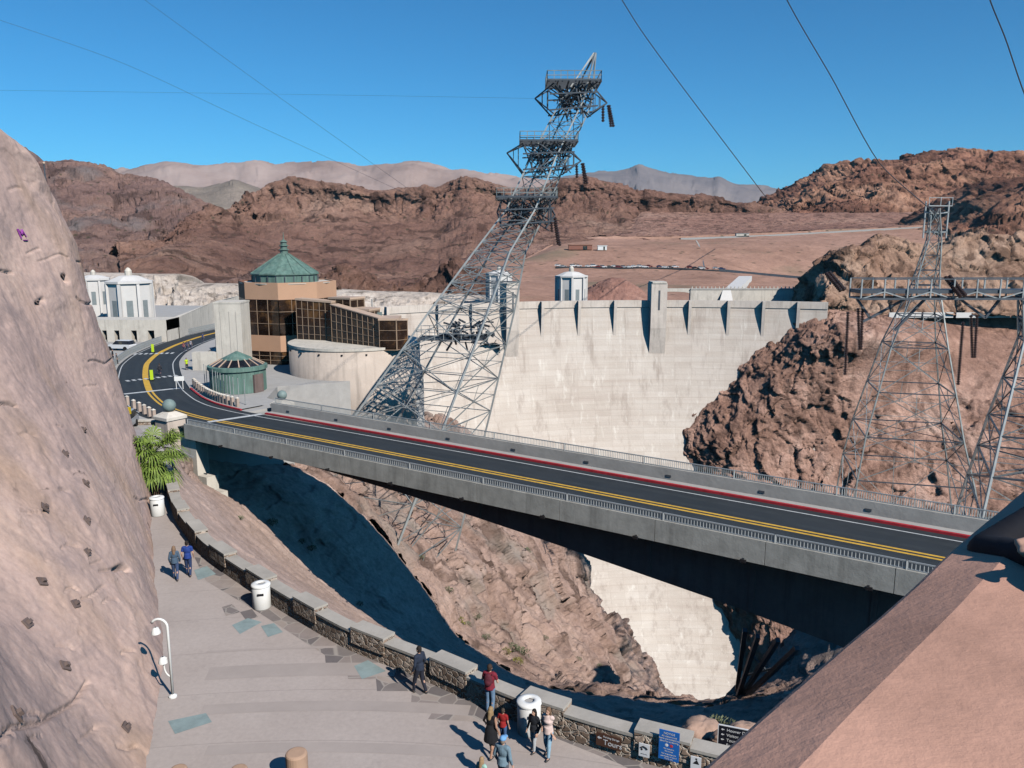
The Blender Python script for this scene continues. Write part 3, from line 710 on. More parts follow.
# broad curved bands (shallow steps) in the concrete
def band(name, r0, r1, a0, a1, z, mat):
    c = Vector((-6., -12., 0)); mb = MB(); n = 40; vs = []
    for k in range(n+1):
        a = a0+(a1-a0)*k/n
        for r in (r0, r1): vs.append(c+Vector((math.sin(a)*r, math.cos(a)*r, z)))
    mb.add(vs, [(2*k, 2*k+1, 2*k+3, 2*k+2) for k in range(n)]); struct(mb.build(name, mat))
band('paving_band', 38.6, 39.5, -.13, .045, .0045, 'plaza_band')
band('paving_band', 36.4, 37.0, -.12, .125, .0045, 'plaza_band')

band('paving_band', 34.2, 34.7, -.10, .2, .0045, 'plaza_band'); band('paving_band', 40.6, 40.75, -.14, -.02, .0045, 'plaza_band')
# stone wall: rubble body, low coping, raised capped blocks
wall = thing('stone_wall', 'long low rubble stone wall with pale stepped coping edging the plaza', 'wall', tuple(wall_pt(4.)))
wl0 = Vector(wall_pt(4.))
TT = np.linspace(0, 12, 97)
def wall_strip(mb, ts, off0, off1, z0, z1):
    ts = list(ts); pr = []
    for t in ts:
        p = Vector(wall_pt(t)); d, nn = wall_n(t); pr.append((p+nn*off0-wl0, p+nn*off1-wl0))
    vs = []
    for a, b in pr:
        vs += [a+Vector((0, 0, z0)), b+Vector((0, 0, z0)), b+Vector((0, 0, z1)), a+Vector((0, 0, z1))]
    fs = []
    for k in range(len(pr)-1):
        o = 4*k
        for i in range(4): fs.append((o+i, o+(i+1) % 4, o+4+(i+1) % 4, o+4+i))
    fs += [(3, 2, 1, 0), tuple(4*(len(pr)-1)+i for i in range(4))]
    mb.add(vs, fs)
mb = MB(); wall_strip(mb, TT, .0, .50, -1.6, .78); mb.build('stone_body', 'stone', wall)
mb = MB(); wall_strip(mb, TT, -.035, .54, .782, .88); mb.build('coping', 'coping', wall)
# arc-length positions of the raised blocks
acc = [0.]
for a, b in zip(TT[:-1], TT[1:]): acc.append(acc[-1]+(Vector(wall_pt(b))-Vector(wall_pt(a))).length)
t_at = lambda s: float(np.interp(s, acc, TT))
s = acc[-1]-1.
def wall_s(px):            # arc length where the wall passes a pixel column
    q = [(abs(512+F*wall_pt(t)[0]/(wall_pt(t)[1]*math.cos(PITCH)-(1-CZ)*math.sin(PITCH))-px), a) for t, a in zip(TT, acc) if t > 2]
    return min(q)[1]
s = wall_s(664); RAISED = []; sp_ = 3.95
while s+sp_ < acc[-1]-1: s += sp_
while s > 3: RAISED.append(s); s -= sp_
for s in RAISED:
    ts = np.round(np.linspace(t_at(s-.8), t_at(s+.8), 4)*24)/24
    if len(set(ts)) < 2: continue
    rb_ = MB(); wall_strip(rb_, sorted(set(ts)), -.06, .57, .40, .98); o = rb_.build('raised_block', 'stone', wall)
    c = MB(); wall_strip(c, sorted(set(ts)), -.07, .58, .982, 1.07); c.build('block_cap', 'coping', o)

# ================================================================== ROAD
road_c = [B(22, 52.6), B(0, 52.6), B(-20, 52.6), B(-40, 52.6), B(-58, 52.5), (-32.7, 84.2, 0), (-38, 88.6, 0), (-41.6, 92.9, 0), (-46., 99.9, 0), (-51.6, 111, 0), (-56.8, 123, 0), (-60, 134, 0), (-61.8, 146, 0), (-62.3, 158.6, 0), (-61, 171, 0), (-57, 186, 0), (-50, 205, 0)]
RC = cr([tuple(p) for p in road_c], 300)
def ribbon(mb, o0, o1, z, i0=0, i1=300, pts=RC, dash=None):
    d = np.gradient(pts, axis=0); d /= np.linalg.norm(d, axis=1, keepdims=True); nn = np.stack([d[:, 1], -d[:, 0], d[:, 2]*0], 1)  # right of travel = far side
    vs = []; fs = []
    for k in range(i0, i1):
        for o in (o0, o1): q = pts[k]+nn[k]*o; vs.append((q[0], q[1], z))
    for k in range(i1-i0-1):
        if dash and (k % dash) >= dash*.6: continue
        fs.append((2*k, 2*k+2, 2*k+3, 2*k+1))
    mb.add(vs, fs)
mb = MB(); ribbon(mb, -3.95, 4.75, ZR+.004); struct(mb.build('road', 'asphalt'))
mb = MB()
for o_ in (-2.75, -1.15, 1.15, 2.75): ribbon(mb, o_-.28, o_+.28, ZR+.0065)
struct(mb.build('wheel_track', 'asphalt_worn'))
mb = MB(); ribbon(mb, 3.72, 3.86, ZR+.010); ribbon(mb, -3.5, -3.36, ZR+.010, 118); struct(mb.build('road_edge_line', 'line_white'))
mb = MB(); ribbon(mb, -.38, -.13, ZR+.010); ribbon(mb, .13, .38, ZR+.010); struct(mb.build('road_centre_line', 'line_yellow'))
mb = MB(); ribbon(mb, -.13, .13, ZR+.009, 150, 285); struct(mb.build('road_centre_paint', 'line_yellow'))
def cross(px0, px1, w, dashes):
    mb = MB(); a = G(*px0, ZR+.013); b = G(*px1, ZR+.013); d = (b-a); L = d.length; d.normalize(); q = Vector((-d.y, d.x, 0))*w
    n = dashes or 1
    for k in range(n):
        s0 = L*k/n; s1 = s0+L/n*(.55 if dashes else 1)
        mb.quad(a+d*s0-q, a+d*s1-q, a+d*s1+q, a+d*s0+q)
    struct(mb.build('crosswalk_line', 'line_white'))
cross((126, 381), (180, 375), .55, 9); cross((134, 354), (176, 353), .8, 8); cross((124, 394), (180, 388), .35, 0)
cross((208, 422), (262, 414), .35, 0)
# kerb and sidewalk beside the curve on the kiosk side
mb = MB(); ribbon(mb, 4.76, 8.0, ZR+.14, 96, 262); struct(mb.build('pavement', 'sidewalk'))
mb = MB()
d = np.gradient(RC, axis=0); d /= np.linalg.norm(d, axis=1, keepdims=True); NN = np.stack([d[:, 1], -d[:, 0], d[:, 2]*0], 1)
def edge_wall(mb, o0, o1, z0, z1, i0, i1, step=1):
    ks = list(range(i0, i1, step)); vs = []; fs = []
    for k in ks:
        a = RC[k]+NN[k]*o0; b = RC[k]+NN[k]*o1
        vs += [(a[0], a[1], z0), (b[0], b[1], z0), (b[0], b[1], z1), (a[0], a[1], z1)]
    for k in range(len(ks)-1):
        o = 4*k
        for i in range(4): fs.append((o+i, o+(i+1) % 4, o+4+(i+1) % 4, o+4+i))
    fs += [(3, 2, 1, 0), tuple(4*(len(ks)-1)+i for i in range(4))]
    mb.add(vs, fs)
edge_wall(mb, 4.70, 4.95, ZR-.1, ZR+.155, 96, 150); struct(mb.build('red_kerb', 'red_paint'))
mb = MB(); edge_wall(mb, 4.70, 4.95, ZR-.1, ZR+.15, 150, 262); struct(mb.build('grey_kerb', 'sidewalk'))

# ================================================================== BRIDGE
br = thing('road_bridge', 'long grey concrete road bridge crossing the gorge with a dark haunched girder', 'bridge', tuple(B(-30, 52, ZR)))
bo = B(-30, 52, ZR)
def BB(s, n, z): return B(s, n, z)-bo
s0, s1 = -72., 24.
def bbox(mb, sa, sb, na, nb, za, zb, zb0=None):
    zb0 = za if zb0 is None else zb0
    vs = [BB(sa, na, za), BB(sb, na, zb0), BB(sb, nb, zb0), BB(sa, nb, za), BB(sa, na, zb), BB(sb, na, zb), BB(sb, nb, zb), BB(sa, nb, zb)]
    mb.add(vs, [(3, 2, 1, 0), (4, 5, 6, 7), (0, 1, 5, 4), (1, 2, 6, 5), (2, 3, 7, 6), (3, 0, 4, 7)])
mb = MB(); bbox(mb, s0, s1, 48.35, 58.6, ZR-.75, ZR-.004); mb.build('deck', 'concrete_grey', br)
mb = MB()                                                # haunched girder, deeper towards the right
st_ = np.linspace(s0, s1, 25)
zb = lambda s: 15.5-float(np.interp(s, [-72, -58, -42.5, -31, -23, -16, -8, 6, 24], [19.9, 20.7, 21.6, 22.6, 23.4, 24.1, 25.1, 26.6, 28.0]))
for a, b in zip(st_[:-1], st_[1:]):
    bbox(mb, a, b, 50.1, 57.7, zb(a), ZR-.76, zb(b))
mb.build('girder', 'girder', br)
for s in np.arange(-66, 22, 7.4): mb = MB(); bbox(mb, s, s+.35, 50.02, 50.12, zb(s)+.1, ZR-.77, zb(s+.35)+.1); mb.build('girder_stiffener', 'girder', br)
for s in np.arange(s0, s1, 7.4): mb = MB(); bbox(mb, s, min(s1, s+7.36), 48.2, 48.55, ZR-1.05, ZR+.50); mb.build('near_parapet', 'concrete_grey', br)
mb = MB(); bbox(mb, s0+1.5, s1, 58.2, 58.56, ZR-.7, ZR+1.12); mb.build('far_parapet', 'concrete', br)
mb = MB(); bbox(mb, s0+1.5, s1, 57.52, 58.19, ZR-.003, ZR+.17); mb.build('sidewalk', 'sidewalk', br)
mb = MB(); bbox(mb, s0+1.5, s1, 57.25, 57.515, ZR-.003, ZR+.18); mb.build('red_kerb', 'red_paint', br)
def railing(name, n, zb_, h, pitch, w, mat, sa, sb, rails):
    for k, a in enumerate(np.arange(sa, sb, 7.4)):
        b = min(a+7.4, sb); mb = MB()
        for r in rails: mb.beam(BB(a, n, zb_+r*h), BB(b, n, zb_+r*h), w*1.6, w*1.6)
        for s in np.arange(a+.05, b, pitch): mb.beam(BB(s, n, zb_), BB(s, n, zb_+h), w)
        mb.beam(BB(a, n, zb_), BB(a, n, zb_+h+.04), w*2.4)
        mb.build(name, mat, br)
railing('near_railing', 48.37, ZR+.50, .5, .21, .05, 'rail_blue', s0+.5, s1, (1., .08))
railing('far_railing', 58.38, ZR+1.12, .62, .16, .045, 'rail_blue', s0+2, s1, (1., .06))
for s in np.arange(-68, 22, 7.4): mb = MB(); bbox(mb, s, s+.42, 58.16, 58.21, ZR+.40, ZR+.58); mb.build('drain_plate', 'steel_dark', br)
for s in np.arange(-66, 20, 7.4):
    mb = MB(); bbox(mb, s, s+.10, 47.95, 48.21, ZR-.98, ZR-.86); bbox(mb, s-.08, s+.30, 47.85, 47.97, ZR-1.05, ZR-.86); mb.build('deck_light', 'black', br)
# stepped abutment at the left end
ab = thing('bridge_abutment', 'pale stepped concrete abutment under the left end of the road bridge', 'abutment', tuple(B(-71, 49, -10)))
ao = B(-71, 49, -10)
for k, (sa, sb, zt) in enumerate([(-76.5, -70.8, -4.62), (-70.8, -69.4, -8.4), (-69.4, -68., -9.9), (-68., -66.4, -11.3)]):
    mb = MB(); vs = []
    for z in (-16, zt):
        for s, n in ((sa, 48.6), (sb, 48.6), (sb, 50.0), (sa, 50.0)): vs.append(B(s, n, z)-ao)
    mb.add(vs, [(3, 2, 1, 0), (4, 5, 6, 7), (0, 1, 5, 4), (1, 2, 6, 5), (2, 3, 7, 6), (3, 0, 4, 7)]); mb.build('step', 'concrete_pale', ab)
# gate pillars with green balls
def pillar(name, label, loc, w, h, z0, r, rz):
    t = thing(name, label, 'pillar', loc, rz)
    mb = MB(); mb.box((0, 0, h/2+z0/2), (w, w, h-z0)); mb.build('shaft', 'concrete_pale' if z0 > -1 else 'tan_wall', t)
    mb = MB(); q = w/2+.14
    mb.add([(-q, -q, h), (q, -q, h), (q, q, h), (-q, q, h), (-q, -q, h+.3), (q, -q, h+.3), (q, q, h+.3), (-q, q, h+.3), (-.45, -.45, h+.75), (.45, -.45, h+.75), (.45, .45, h+.75), (-.45, .45, h+.75)],
           [(3, 2, 1, 0)]+[(i, (i+1) % 4, 4+(i+1) % 4, 4+i) for i in range(4)]+[(4+i, 4+(i+1) % 4, 8+(i+1) % 4, 8+i) for i in range(4)]+[(8, 9, 10, 11)]); mb.build('cap', 'concrete_pale', t)
    mb = MB(); mb.ell((0, 0, h+.75+r*.9), (r, r, r), 20, 12); mb.build('ball', 'sphere_green', t, True)
pillar('gate_pillar', 'tall square stone pillar topped by a green ball at the near left end of the bridge', B(-74.4, 48.3, ZR), 2.1, .75, -5.2, .68, R(-33))
pillar('gate_pillar', 'short pillar topped by a green ball at the far side of the bridge end near the round tan wall', B(-71.2, 60.4, ZR), 1.7, .35, -.5, .55, R(-33))

# low stone wall piece behind the palm
w2 = thing('low_wall', 'low stone wall with pale coping behind the palm tree', 'wall', (-40.5, 81.5, ZR))
mb = MB(); mb.box((0, 0, -.3), (6.5, .6, 1.3), R(8)); mb.build('stone_body', 'stone', w2)
mb = MB(); mb.box((0, 0, .42), (6.7, .8, .14), R(8)); mb.build('coping', 'concrete_pale', w2)

# ================================================================== DAM
dam = thing('dam', 'huge pale concrete arch dam closing the gorge behind the road bridge', 'dam', (20, 240, ZD))
do = Vector((20, 240, ZD))
def D(a, r, z): return Vector((DC.x+math.cos(a)*r, DC.y+math.sin(a)*r, z))-do
nu, nv = 120, 60
vs = []; uvs = []
for j in range(nv+1):
    dd = 140*(j/nv)**1.3
    for i in range(nu+1):
        a = aL+(aR-aL)*i/nu; vs.append(D(a, DR-off(dd), ZD-dd)); uvs.append(((a-aL)*DR/5.2, dd/5.2))
me = bpy.data.meshes.new('dam_face'); me.from_pydata([tuple(v) for v in vs], [], [(j*(nu+1)+i, (j+1)*(nu+1)+i, (j+1)*(nu+1)+i+1, j*(nu+1)+i+1) for j in range(nv) for i in range(nu)])
uvl = me.uv_layers.new(name='UVMap'); li = np.zeros(len(me.loops), np.int32); me.loops.foreach_get('vertex_index', li)
uvl.data.foreach_set('uv', np.array(uvs, np.float32)[li].reshape(-1)); me.materials.append(MATS['dam'])
me.polygons.foreach_set('use_smooth', [True]*len(me.polygons))
o = bpy.data.objects.new('dam_face', me); COL.objects.link(o); o.parent = dam
def arcbox(mb, a0, a1, r0, r1, z0, z1, n=1):
    for k in range(n):
        p, q = a0+(a1-a0)*k/n, a0+(a1-a0)*(k+1)/n
        vs = [D(p, r0, z0), D(q, r0, z0), D(q, r1, z0), D(p, r1, z0), D(p, r0, z1), D(q, r0, z1), D(q, r1, z1), D(p, r1, z1)]
        fs = [(3, 2, 1, 0), (4, 5, 6, 7), (0, 1, 5, 4), (2, 3, 7, 6)]
        if k == 0: fs.append((3, 0, 4, 7))
        if k == n-1: fs.append((1, 2, 6, 5))
        mb.add(vs, fs)
def px_ang(px, y=306):       # angle on the crest under a pixel column
    best = None
    for k in range(2000):
        a = aL+(aR-aL)*k/1999; v = D(a, DR, ZD)+do
        x = 512+F*v.x/(v.y*math.cos(PITCH)-(ZD-CZ)*math.sin(PITCH)); e = abs(x-px)
        if best is None or e < best[0]: best = (e, a)
    return best[1]
mb = MB(); arcbox(mb, aL, aR, DR+.6, DR+11, ZD-3, ZD+.3, 60); mb.build('crest_road', 'asphalt', dam)
mb = MB(); arcbox(mb, aL, aR, DR-.35, DR+.55, ZD-.8, ZD+1.3, 60); mb.build('crest_parapet', 'dam_plain', dam)
# flared panels under the crest: each has a triangular left flank
sg = 1 if aR > aL else -1
wedges = [384, 436, 470, 540, 577, 613, 688, 727, 762, 797]
for k, x in enumerate(wedges):
    a0 = px_ang(x); a1 = a0+sg*.9/DR
    mb = MB(); h = 9.5; t = 1.9; vs = []
    for a in (a0, a1): vs += [D(a, DR-t, ZD+1.29), D(a, DR-t, ZD-.4), D(a, DR-off(h)+.02, ZD-h), D(a, DR-.3, ZD+1.29)]
    mb.add(vs, [(0, 1, 2, 3), (7, 6, 5, 4), (0, 4, 5, 1), (1, 5, 6, 2), (3, 7, 4, 0)]); mb.build('corbel', 'dam_plain', dam)
# elevator towers on the face
for x0, x1 in ((503, 516), (649, 665)):
    a0, a1 = px_ang(x0), px_ang(x1); mb = MB(); arcbox(mb, a0, a1, DR-3.4, DR+3, ZD-7, ZD+6.6, 3)
    am = (a0+a1)/2; w_ = abs(a1-a0)
    vs = []
    for a in (a0, a1): vs += [D(a, DR-3.4, ZD-7), D(a, DR-off(15), ZD-15), D(a, DR, ZD-7)]
    mb.add(vs, [(0, 1, 2), (5, 4, 3), (0, 3, 4, 1)])
    o = mb.build('elevator_tower', 'dam_plain', dam)
    mb = MB(); arcbox(mb, am-w_*.06, am+w_*.06, DR-3.44, DR-3.39, ZD-1.5, ZD+4.5); mb.build('slot_window', 'steel_dark', o)
    mb = MB(); arcbox(mb, a0-w_*.05, a1+w_*.05, DR-3.6, DR+3.2, ZD+6.602, ZD+7.1, 3); mb.build('tower_cap', 'concrete_pale', o)

# intake towers in the lake: fluted drums with a small cap
def intake(label, px, py_top, Y, wpx, cap=1.):
    c = P(px, 306, Y); r = wpx/2/F*(Y*1.0); zt = P(px, py_top, Y).z
    t = thing('intake_tower', label, 'tower', (c.x, Y, -8), 0, 'intake towers standing in the lake')
    H = zt+8
    mb = MB(); mb.lathe((0, 0, 0), [(r*.93, 0), (r*.93, H)], 8); mb.build('drum', 'white_far', t)
    mb = MB()
    for k in range(8):
        a = 2*math.pi*(k)/8; mb.box((math.cos(a)*r*.955, math.sin(a)*r*.955, H*.5), (r*.12, r*.12, H*.985), a)
    mb.build('fin', 'white_far', t)
    mb = MB()
    for k in range(8):
        a = 2*math.pi*(k+.5)/8
        mb.box((math.cos(a)*r*.845, math.sin(a)*r*.845, H-r*1.15), (.2, r*.26, r*.85), a)
    mb.build('window', 'grey_glass', t)
    mb = MB(); mb.lathe((0, 0, H+.003), [(r*1.03, -.0), (r*1.03, .5), (r*.85, .7), (r*.45, r*.30), (r*.2, r*.34)], 8); mb.build('roof', 'white_far', t)
    mb = MB(); mb.lathe((0, 0, H+r*.34), [(r*.15, 0), (r*.15, r*.2), (r*.08, r*.3), (r*.02, r*.34)], 10); mb.build('cupola', 'concrete_pale', t)
intake('fluted white intake tower just right of the leaning lattice tower behind the dam crest', 571, 277, 285, 32)
intake('fluted white intake tower seen through the leaning lattice tower', 499, 275, 280, 26)
intake('large white intake tower with small dome above the left end of the concrete viaduct', 131, 283, 192, 45)
intake('white intake tower half hidden by the cliff beside the domed one', 96, 280, 204, 30)

# viaduct in front of the left intake tower: piers and arched openings, then a solid stretch running back
v = thing('viaduct', 'pale concrete viaduct with arched openings in front of the left intake tower', 'viaduct', tuple(P(120, 342, 151)))
vo = P(120, 342, 151)
def vp(px, py, Y=151.): return P(px, py, Y)-vo
a, b = vp(70, 320), vp(166, 320)
zt, z2, z3, zb_ = vp(0, 320).z, vp(0, 330.5).z, vp(0, 338.5).z, vp(0, 344).z
mb = MB(); mb.box(((a.x+b.x)/2, 3, (zt+z2)/2), (b.x-a.x, 6, zt-z2)); mb.build('deck', 'concrete_pale', v)
mb = MB(); mb.box(((a.x+b.x)/2, 5.5, (z2+zb_)/2), (b.x-a.x, .4, z2-zb_-.02)); mb.build('back_wall', 'red_or_shaded_panel', v)
edges = [70, 90, 102, 106.5, 114, 119, 131, 136.5, 147.5, 154, 166]
for k in range(1, len(edges)-1, 2):
    x0, x1 = vp(edges[k], 330).x, vp(edges[k+1], 330).x; mb = MB()
    mb.box(((x0+x1)/2, 1.5, (z2+zb_)/2), (x1-x0, 3., z2-zb_-.004)); mb.build('pier', 'concrete_pale', v)
    if k+2 < len(edges):
        x2 = vp(edges[k+2], 330).x; mb = MB(); mb.box(((x1+x2)/2, .8, (zb_+vp(0, 340.2).z)/2), (x2-x1-.01, .5, vp(0, 340.2).z-zb_)); mb.build('parapet', 'concrete_pale', v)
mb = MB(); q0, q1, q2 = vp(166, 320), vp(212, 320, 185), vp(232, 320, 200)
mb.prism([(q0.x, q0.y), (q1.x, q1.y), (q2.x, q2.y), (q2.x, q2.y+6), (q1.x-1, q1.y+6), (q0.x, q0.y+6)], zb_, [zt, zt+.6, zt+.8, zt+.8, zt+.6, zt]); mb.build('solid_stretch', 'concrete_pale', v)

# big concrete pylon and low wall left of the rotunda
t = thing('concrete_pylon', 'blank pale concrete pylon left of the glass rotunda', 'pylon', tuple(G(231, 371, ZR)))
g0 = G(231, 371, ZR); hh = P(231, 301, g0.y).z-ZR
mb = MB(); mb.box((0, 2, hh/2-.2), (3.9, 4, hh-.4)); mb.build('shaft', 'concrete_pale', t)
mb = MB(); mb.box((0, 2, hh-.27), (4.0, 4.1, .25)); mb.build('cap', 'concrete_pale', t)
for sx in (-1.1, .2, 1.2): mb = MB(); mb.box((sx, -.02, hh*.45), (.04, .05, hh*.8)); mb.build('joint', 'concrete', t)
t = thing('concrete_wall', 'low pale concrete wall between the curved road and the pylon', 'wall', tuple(G(205, 372, ZR)))
mb = MB(); mb.box((-.2, 1.2, 1.4), (3.6, 1.2, 2.8)); mb.build('wall_body', 'concrete_pale', t)
mb = MB(); mb.box((2.9, 3.4, 2.2), (4.4, 1.2, 4.4), R(20)); mb.build('wall_wing', 'concrete_pale', t)

# ================================================================== VISITOR BUILDING
VQ = 1.09
PB = lambda x, y, Y: P(x, y, Y*VQ)
vb = thing('visitor_building', 'bronze glass rotunda with green copper lantern and a stepped glass wing', 'building', (PB(292, 376, 119).x, 119*VQ, ZR))
vo = Vector((PB(292, 376, 119).x, 119*VQ, ZR)); rr = 7.1*VQ; n8 = 8
def facet(k): a = -math.pi/2-.31+(k-.5)*2*math.pi/n8; return a
def ring_pt(k, r): a = facet(k); return Vector((math.cos(a)*r, math.sin(a)*r, 0))
zT = PB(292, 283, 112).z-ZR; zA = PB(292, 300, 112).z-ZR; zB = PB(292, 336, 112).z-ZR; zC = PB(292, 352, 112).z-ZR
for k in range(n8):
    a, b = ring_pt(k, rr), ring_pt(k+1, rr); ai, bi = ring_pt(k, rr-.4), ring_pt(k+1, rr-.4)
    def slab(z0, z1, name, mat):
        mb = MB(); mb.prism([(a.x, a.y), (b.x, b.y), (bi.x, bi.y), (ai.x, ai.y)], z0, z1); return mb.build(name, mat, vb)
    left = k in (6, 7)  # these facets carry their shade in the panel colour
    slab(zA, zT, 'fascia', 'red_or_shaded_panel' if left else 'tan_panel')
    slab(zC, zB, 'spandrel', 'red_or_shaded_panel' if left else 'tan_panel')
    for z0, z1 in ((0, zC), (zB, zA)):
        a2, b2 = ring_pt(k, rr-.12), ring_pt(k+1, rr-.12)
        mb = MB(); mb.quad(Vector((a2.x, a2.y, z0)), Vector((b2.x, b2.y, z0)), Vector((b2.x, b2.y, z1)), Vector((a2.x, a2.y, z1))); gl = mb.build('window', 'bronze_glass', vb)
        mb = MB(); a3, b3 = ring_pt(k, rr-.06), ring_pt(k+1, rr-.06)
        for i in range(4):
            p = a3.lerp(b3, i/3); mb.beam(p+Vector((0, 0, z0)), p+Vector((0, 0, z1)), .07)
        nz = 3
        for i in range(1, nz):
            z = z0+(z1-z0)*i/nz; mb.beam(a3+Vector((0, 0, z)), b3+Vector((0, 0, z)), .06)
        mb.build('mullion', 'mullion', gl)
mb = MB(); mb.lathe((0, 0, zT-.25), [(rr-.42, 0), (rr-.42, .1)], 20); mb.build('roof', 'concrete_pale', vb)
mb = MB(); lr = 4.75*VQ; zl = PB(287, 254, 119).z-ZR
mb.lathe((-.3, 0, zT-.15), [(lr, 0), (lr, 1.15), (lr+.25, 1.2), (lr+.25, 1.38)], 12); o = mb.build('lantern_drum', 'copper', vb)
mb = MB()
for k in range(24):
    a = 2*math.pi*k/24; mb.box((-.3+math.cos(a)*lr*1.0, math.sin(a)*lr*1.0, zT+.38), (.1, .13, 1.0), a)
mb.build('louvre', 'steel_dark', o)
mb = MB(); mb.lathe((-.3, 0, zT+1.234), [(lr+.2, 0), (.75, zl-zT-1.2), (.75, zl-zT-1.1)], 12); o = mb.build('lantern_roof', 'copper', vb)
mb = MB()
for k in range(12):
    a = 2*math.pi*k/12; mb.beam((-.3+math.cos(a)*(lr+.2), math.sin(a)*(lr+.2), zT+1.26), (-.3+math.cos(a)*.78, math.sin(a)*.78, zl+.06), .12)
mb.build('roof_rib', 'copper', o)
zf = PB(287, 233, 119).z-ZR
mb = MB(); mb.lathe((-.3, 0, zl+.12), [(.62, 0), (.62, .45), (.82, .5), (.82, .62), (.55, .66), (.55, 1.1), (.75, 1.15), (.75, 1.28), (.5, 1.32), (.5, 1.7), (.66, 1.76), (.3, 2.05), (.08, 2.2), (.04, zf-zl)], 12); mb.build('cupola', 'copper', vb)
# stepped glass wing on the round retaining wall
Zw = PB(350, 347, 104).z-ZR
def wing(px0, Y0, yt0, px1, Y1, yt1, depth, cols, rows, zbase=None, cap=.28, name='glass_wing'):
    a = P(px0, yt0, Y0*1.07); b = P(px1, yt1, Y1*1.07); dirv = Vector((b.x-a.x, b.y-a.y, 0)).normalized(); nrm = Vector((dirv.y, -dirv.x, 0))
    if nrm.y > 0: nrm = -nrm
    A0 = Vector((a.x, a.y, 0))-Vector((vo.x, vo.y, 0)); B0 = Vector((b.x, b.y, 0))-Vector((vo.x, vo.y, 0)); z0 = Zw if zbase is None else zbase
    za, zb2 = a.z-ZR, b.z-ZR; bk = -nrm*depth
    mb = MB(); mb.prism([(A0.x, A0.y), (B0.x, B0.y), ((B0+bk).x, (B0+bk).y), ((A0+bk).x, (A0+bk).y)], z0, [za, zb2, zb2, za]); o = mb.build(name, 'bronze_glass', vb)
    mb = MB(); q = nrm*.05
    for i in range(cols+1):
        p = A0.lerp(B0, i/cols)+q; z = za+(zb2-za)*i/cols; mb.beam(p+Vector((0, 0, z0)), p+Vector((0, 0, z)), .07)
    for j in range(1, rows+1):
        zz = [z0+(z-z0)*j/(rows+.0) for z in (za, zb2)]
        if j < rows: mb.beam(A0+q+Vector((0, 0, zz[0])), B0+q+Vector((0, 0, zz[1])), .055)
    # right flank mullions
    for i in range(3):
        p = B0.lerp(B0+bk, i/2)+dirv*.05; mb.beam(p+Vector((0, 0, z0)), p+Vector((0, 0, zb2)), .12)
    mb.beam(B0+dirv*.05+Vector((0, 0, zb2-.1)), B0+bk+dirv*.05+Vector((0, 0, zb2-.1)), .1); mb.beam(A0+q+Vector((0, 0, z0+.05)), B0+q+Vector((0, 0, z0+.05)), .08); mb.beam(B0+q+Vector((0, 0, z0+.05)), B0+dirv*.05+Vector((0, 0, z0+.05)), .12)
    mb.build('mullion', 'mullion', o)
    mb = MB(); c = nrm*.12+Vector((0, 0, 0)); d2 = dirv*.12
    mb.prism([((A0+c-d2).x, (A0+c-d2).y), ((B0+c+d2).x, (B0+c+d2).y), ((B0+bk-c+d2).x, (B0+bk-c+d2).y), ((A0+bk-c-d2).x, (A0+bk-c-d2).y)], [za+.003, zb2+.003, zb2+.003, za+.003], [za+cap, zb2+cap, zb2+cap, za+cap]); mb.build('roof_edge', 'frame_tan', o)
wing(296, 111.5, 300, 331, 109.5, 303, 1.6, 6, 5)
wing(329, 111, 299, 350, 109, 299.5, 3, 3, 2)
wing(331, 108.4, 305, 379, 103, 319, 1.4, 9, 5, cap=.14)
wing(350, 108.5, 310, 369, 107.5, 311, 3, 3, 2)
wing(379, 102.6, 320.5, 396, 102.6, 320.5, 4.5, 1, 3)
wing(396.2, 102.7, 320.5, 407, 104.5, 320.5, 4.5, 1, 3)
for px in (338, 343, 372): mb = MB(); p = PB(px, 305, 112)-vo; mb.tube([(p.x, p.y, p.z-1.2), (p.x, p.y, p.z+.9)], .09); mb.build('roof_vent', 'steel', vb)
mb = MB(); p = PB(376, 315, 108)-vo; mb.box((p.x, p.y, p.z), (1.6, 1.2, .8)); mb.box((p.x, p.y, p.z+.5), (.8, .6, .3)); mb.build('roof_equipment', 'sphere_green', vb)
# round tan retaining wall
t = thing('round_wall', 'blank round tan retaining wall under the stepped glass wing', 'wall', (PB(351, 380, 106).x+.4, 106*VQ+2, -14))
zt = PB(351, 347.5, 97).z+14
DRM = 9.5
mb = MB(); mb.lathe((0, 0, 0), [(DRM, 0), (DRM, zt-.9)], 64); o = mb.build('drum', 'tan_wall', t, False)
for p_ in o.data.polygons: p_.use_smooth = len(p_.vertices) == 4
mb = MB(); mb.lathe((0, 0, zt-.898), [(DRM+.12, 0), (DRM+.12, .35), (DRM-.25, .36)], 64); mb.build('coping', 'concrete_pale', t)
mb = MB()
for k in range(9):
    a = R(190+k*20); mb.lathe((math.cos(a)*DRM, math.sin(a)*DRM, zt-1.5), [(.14, 0), (.14, .2)], 8)
mb.build('wall_light', 'black', t)

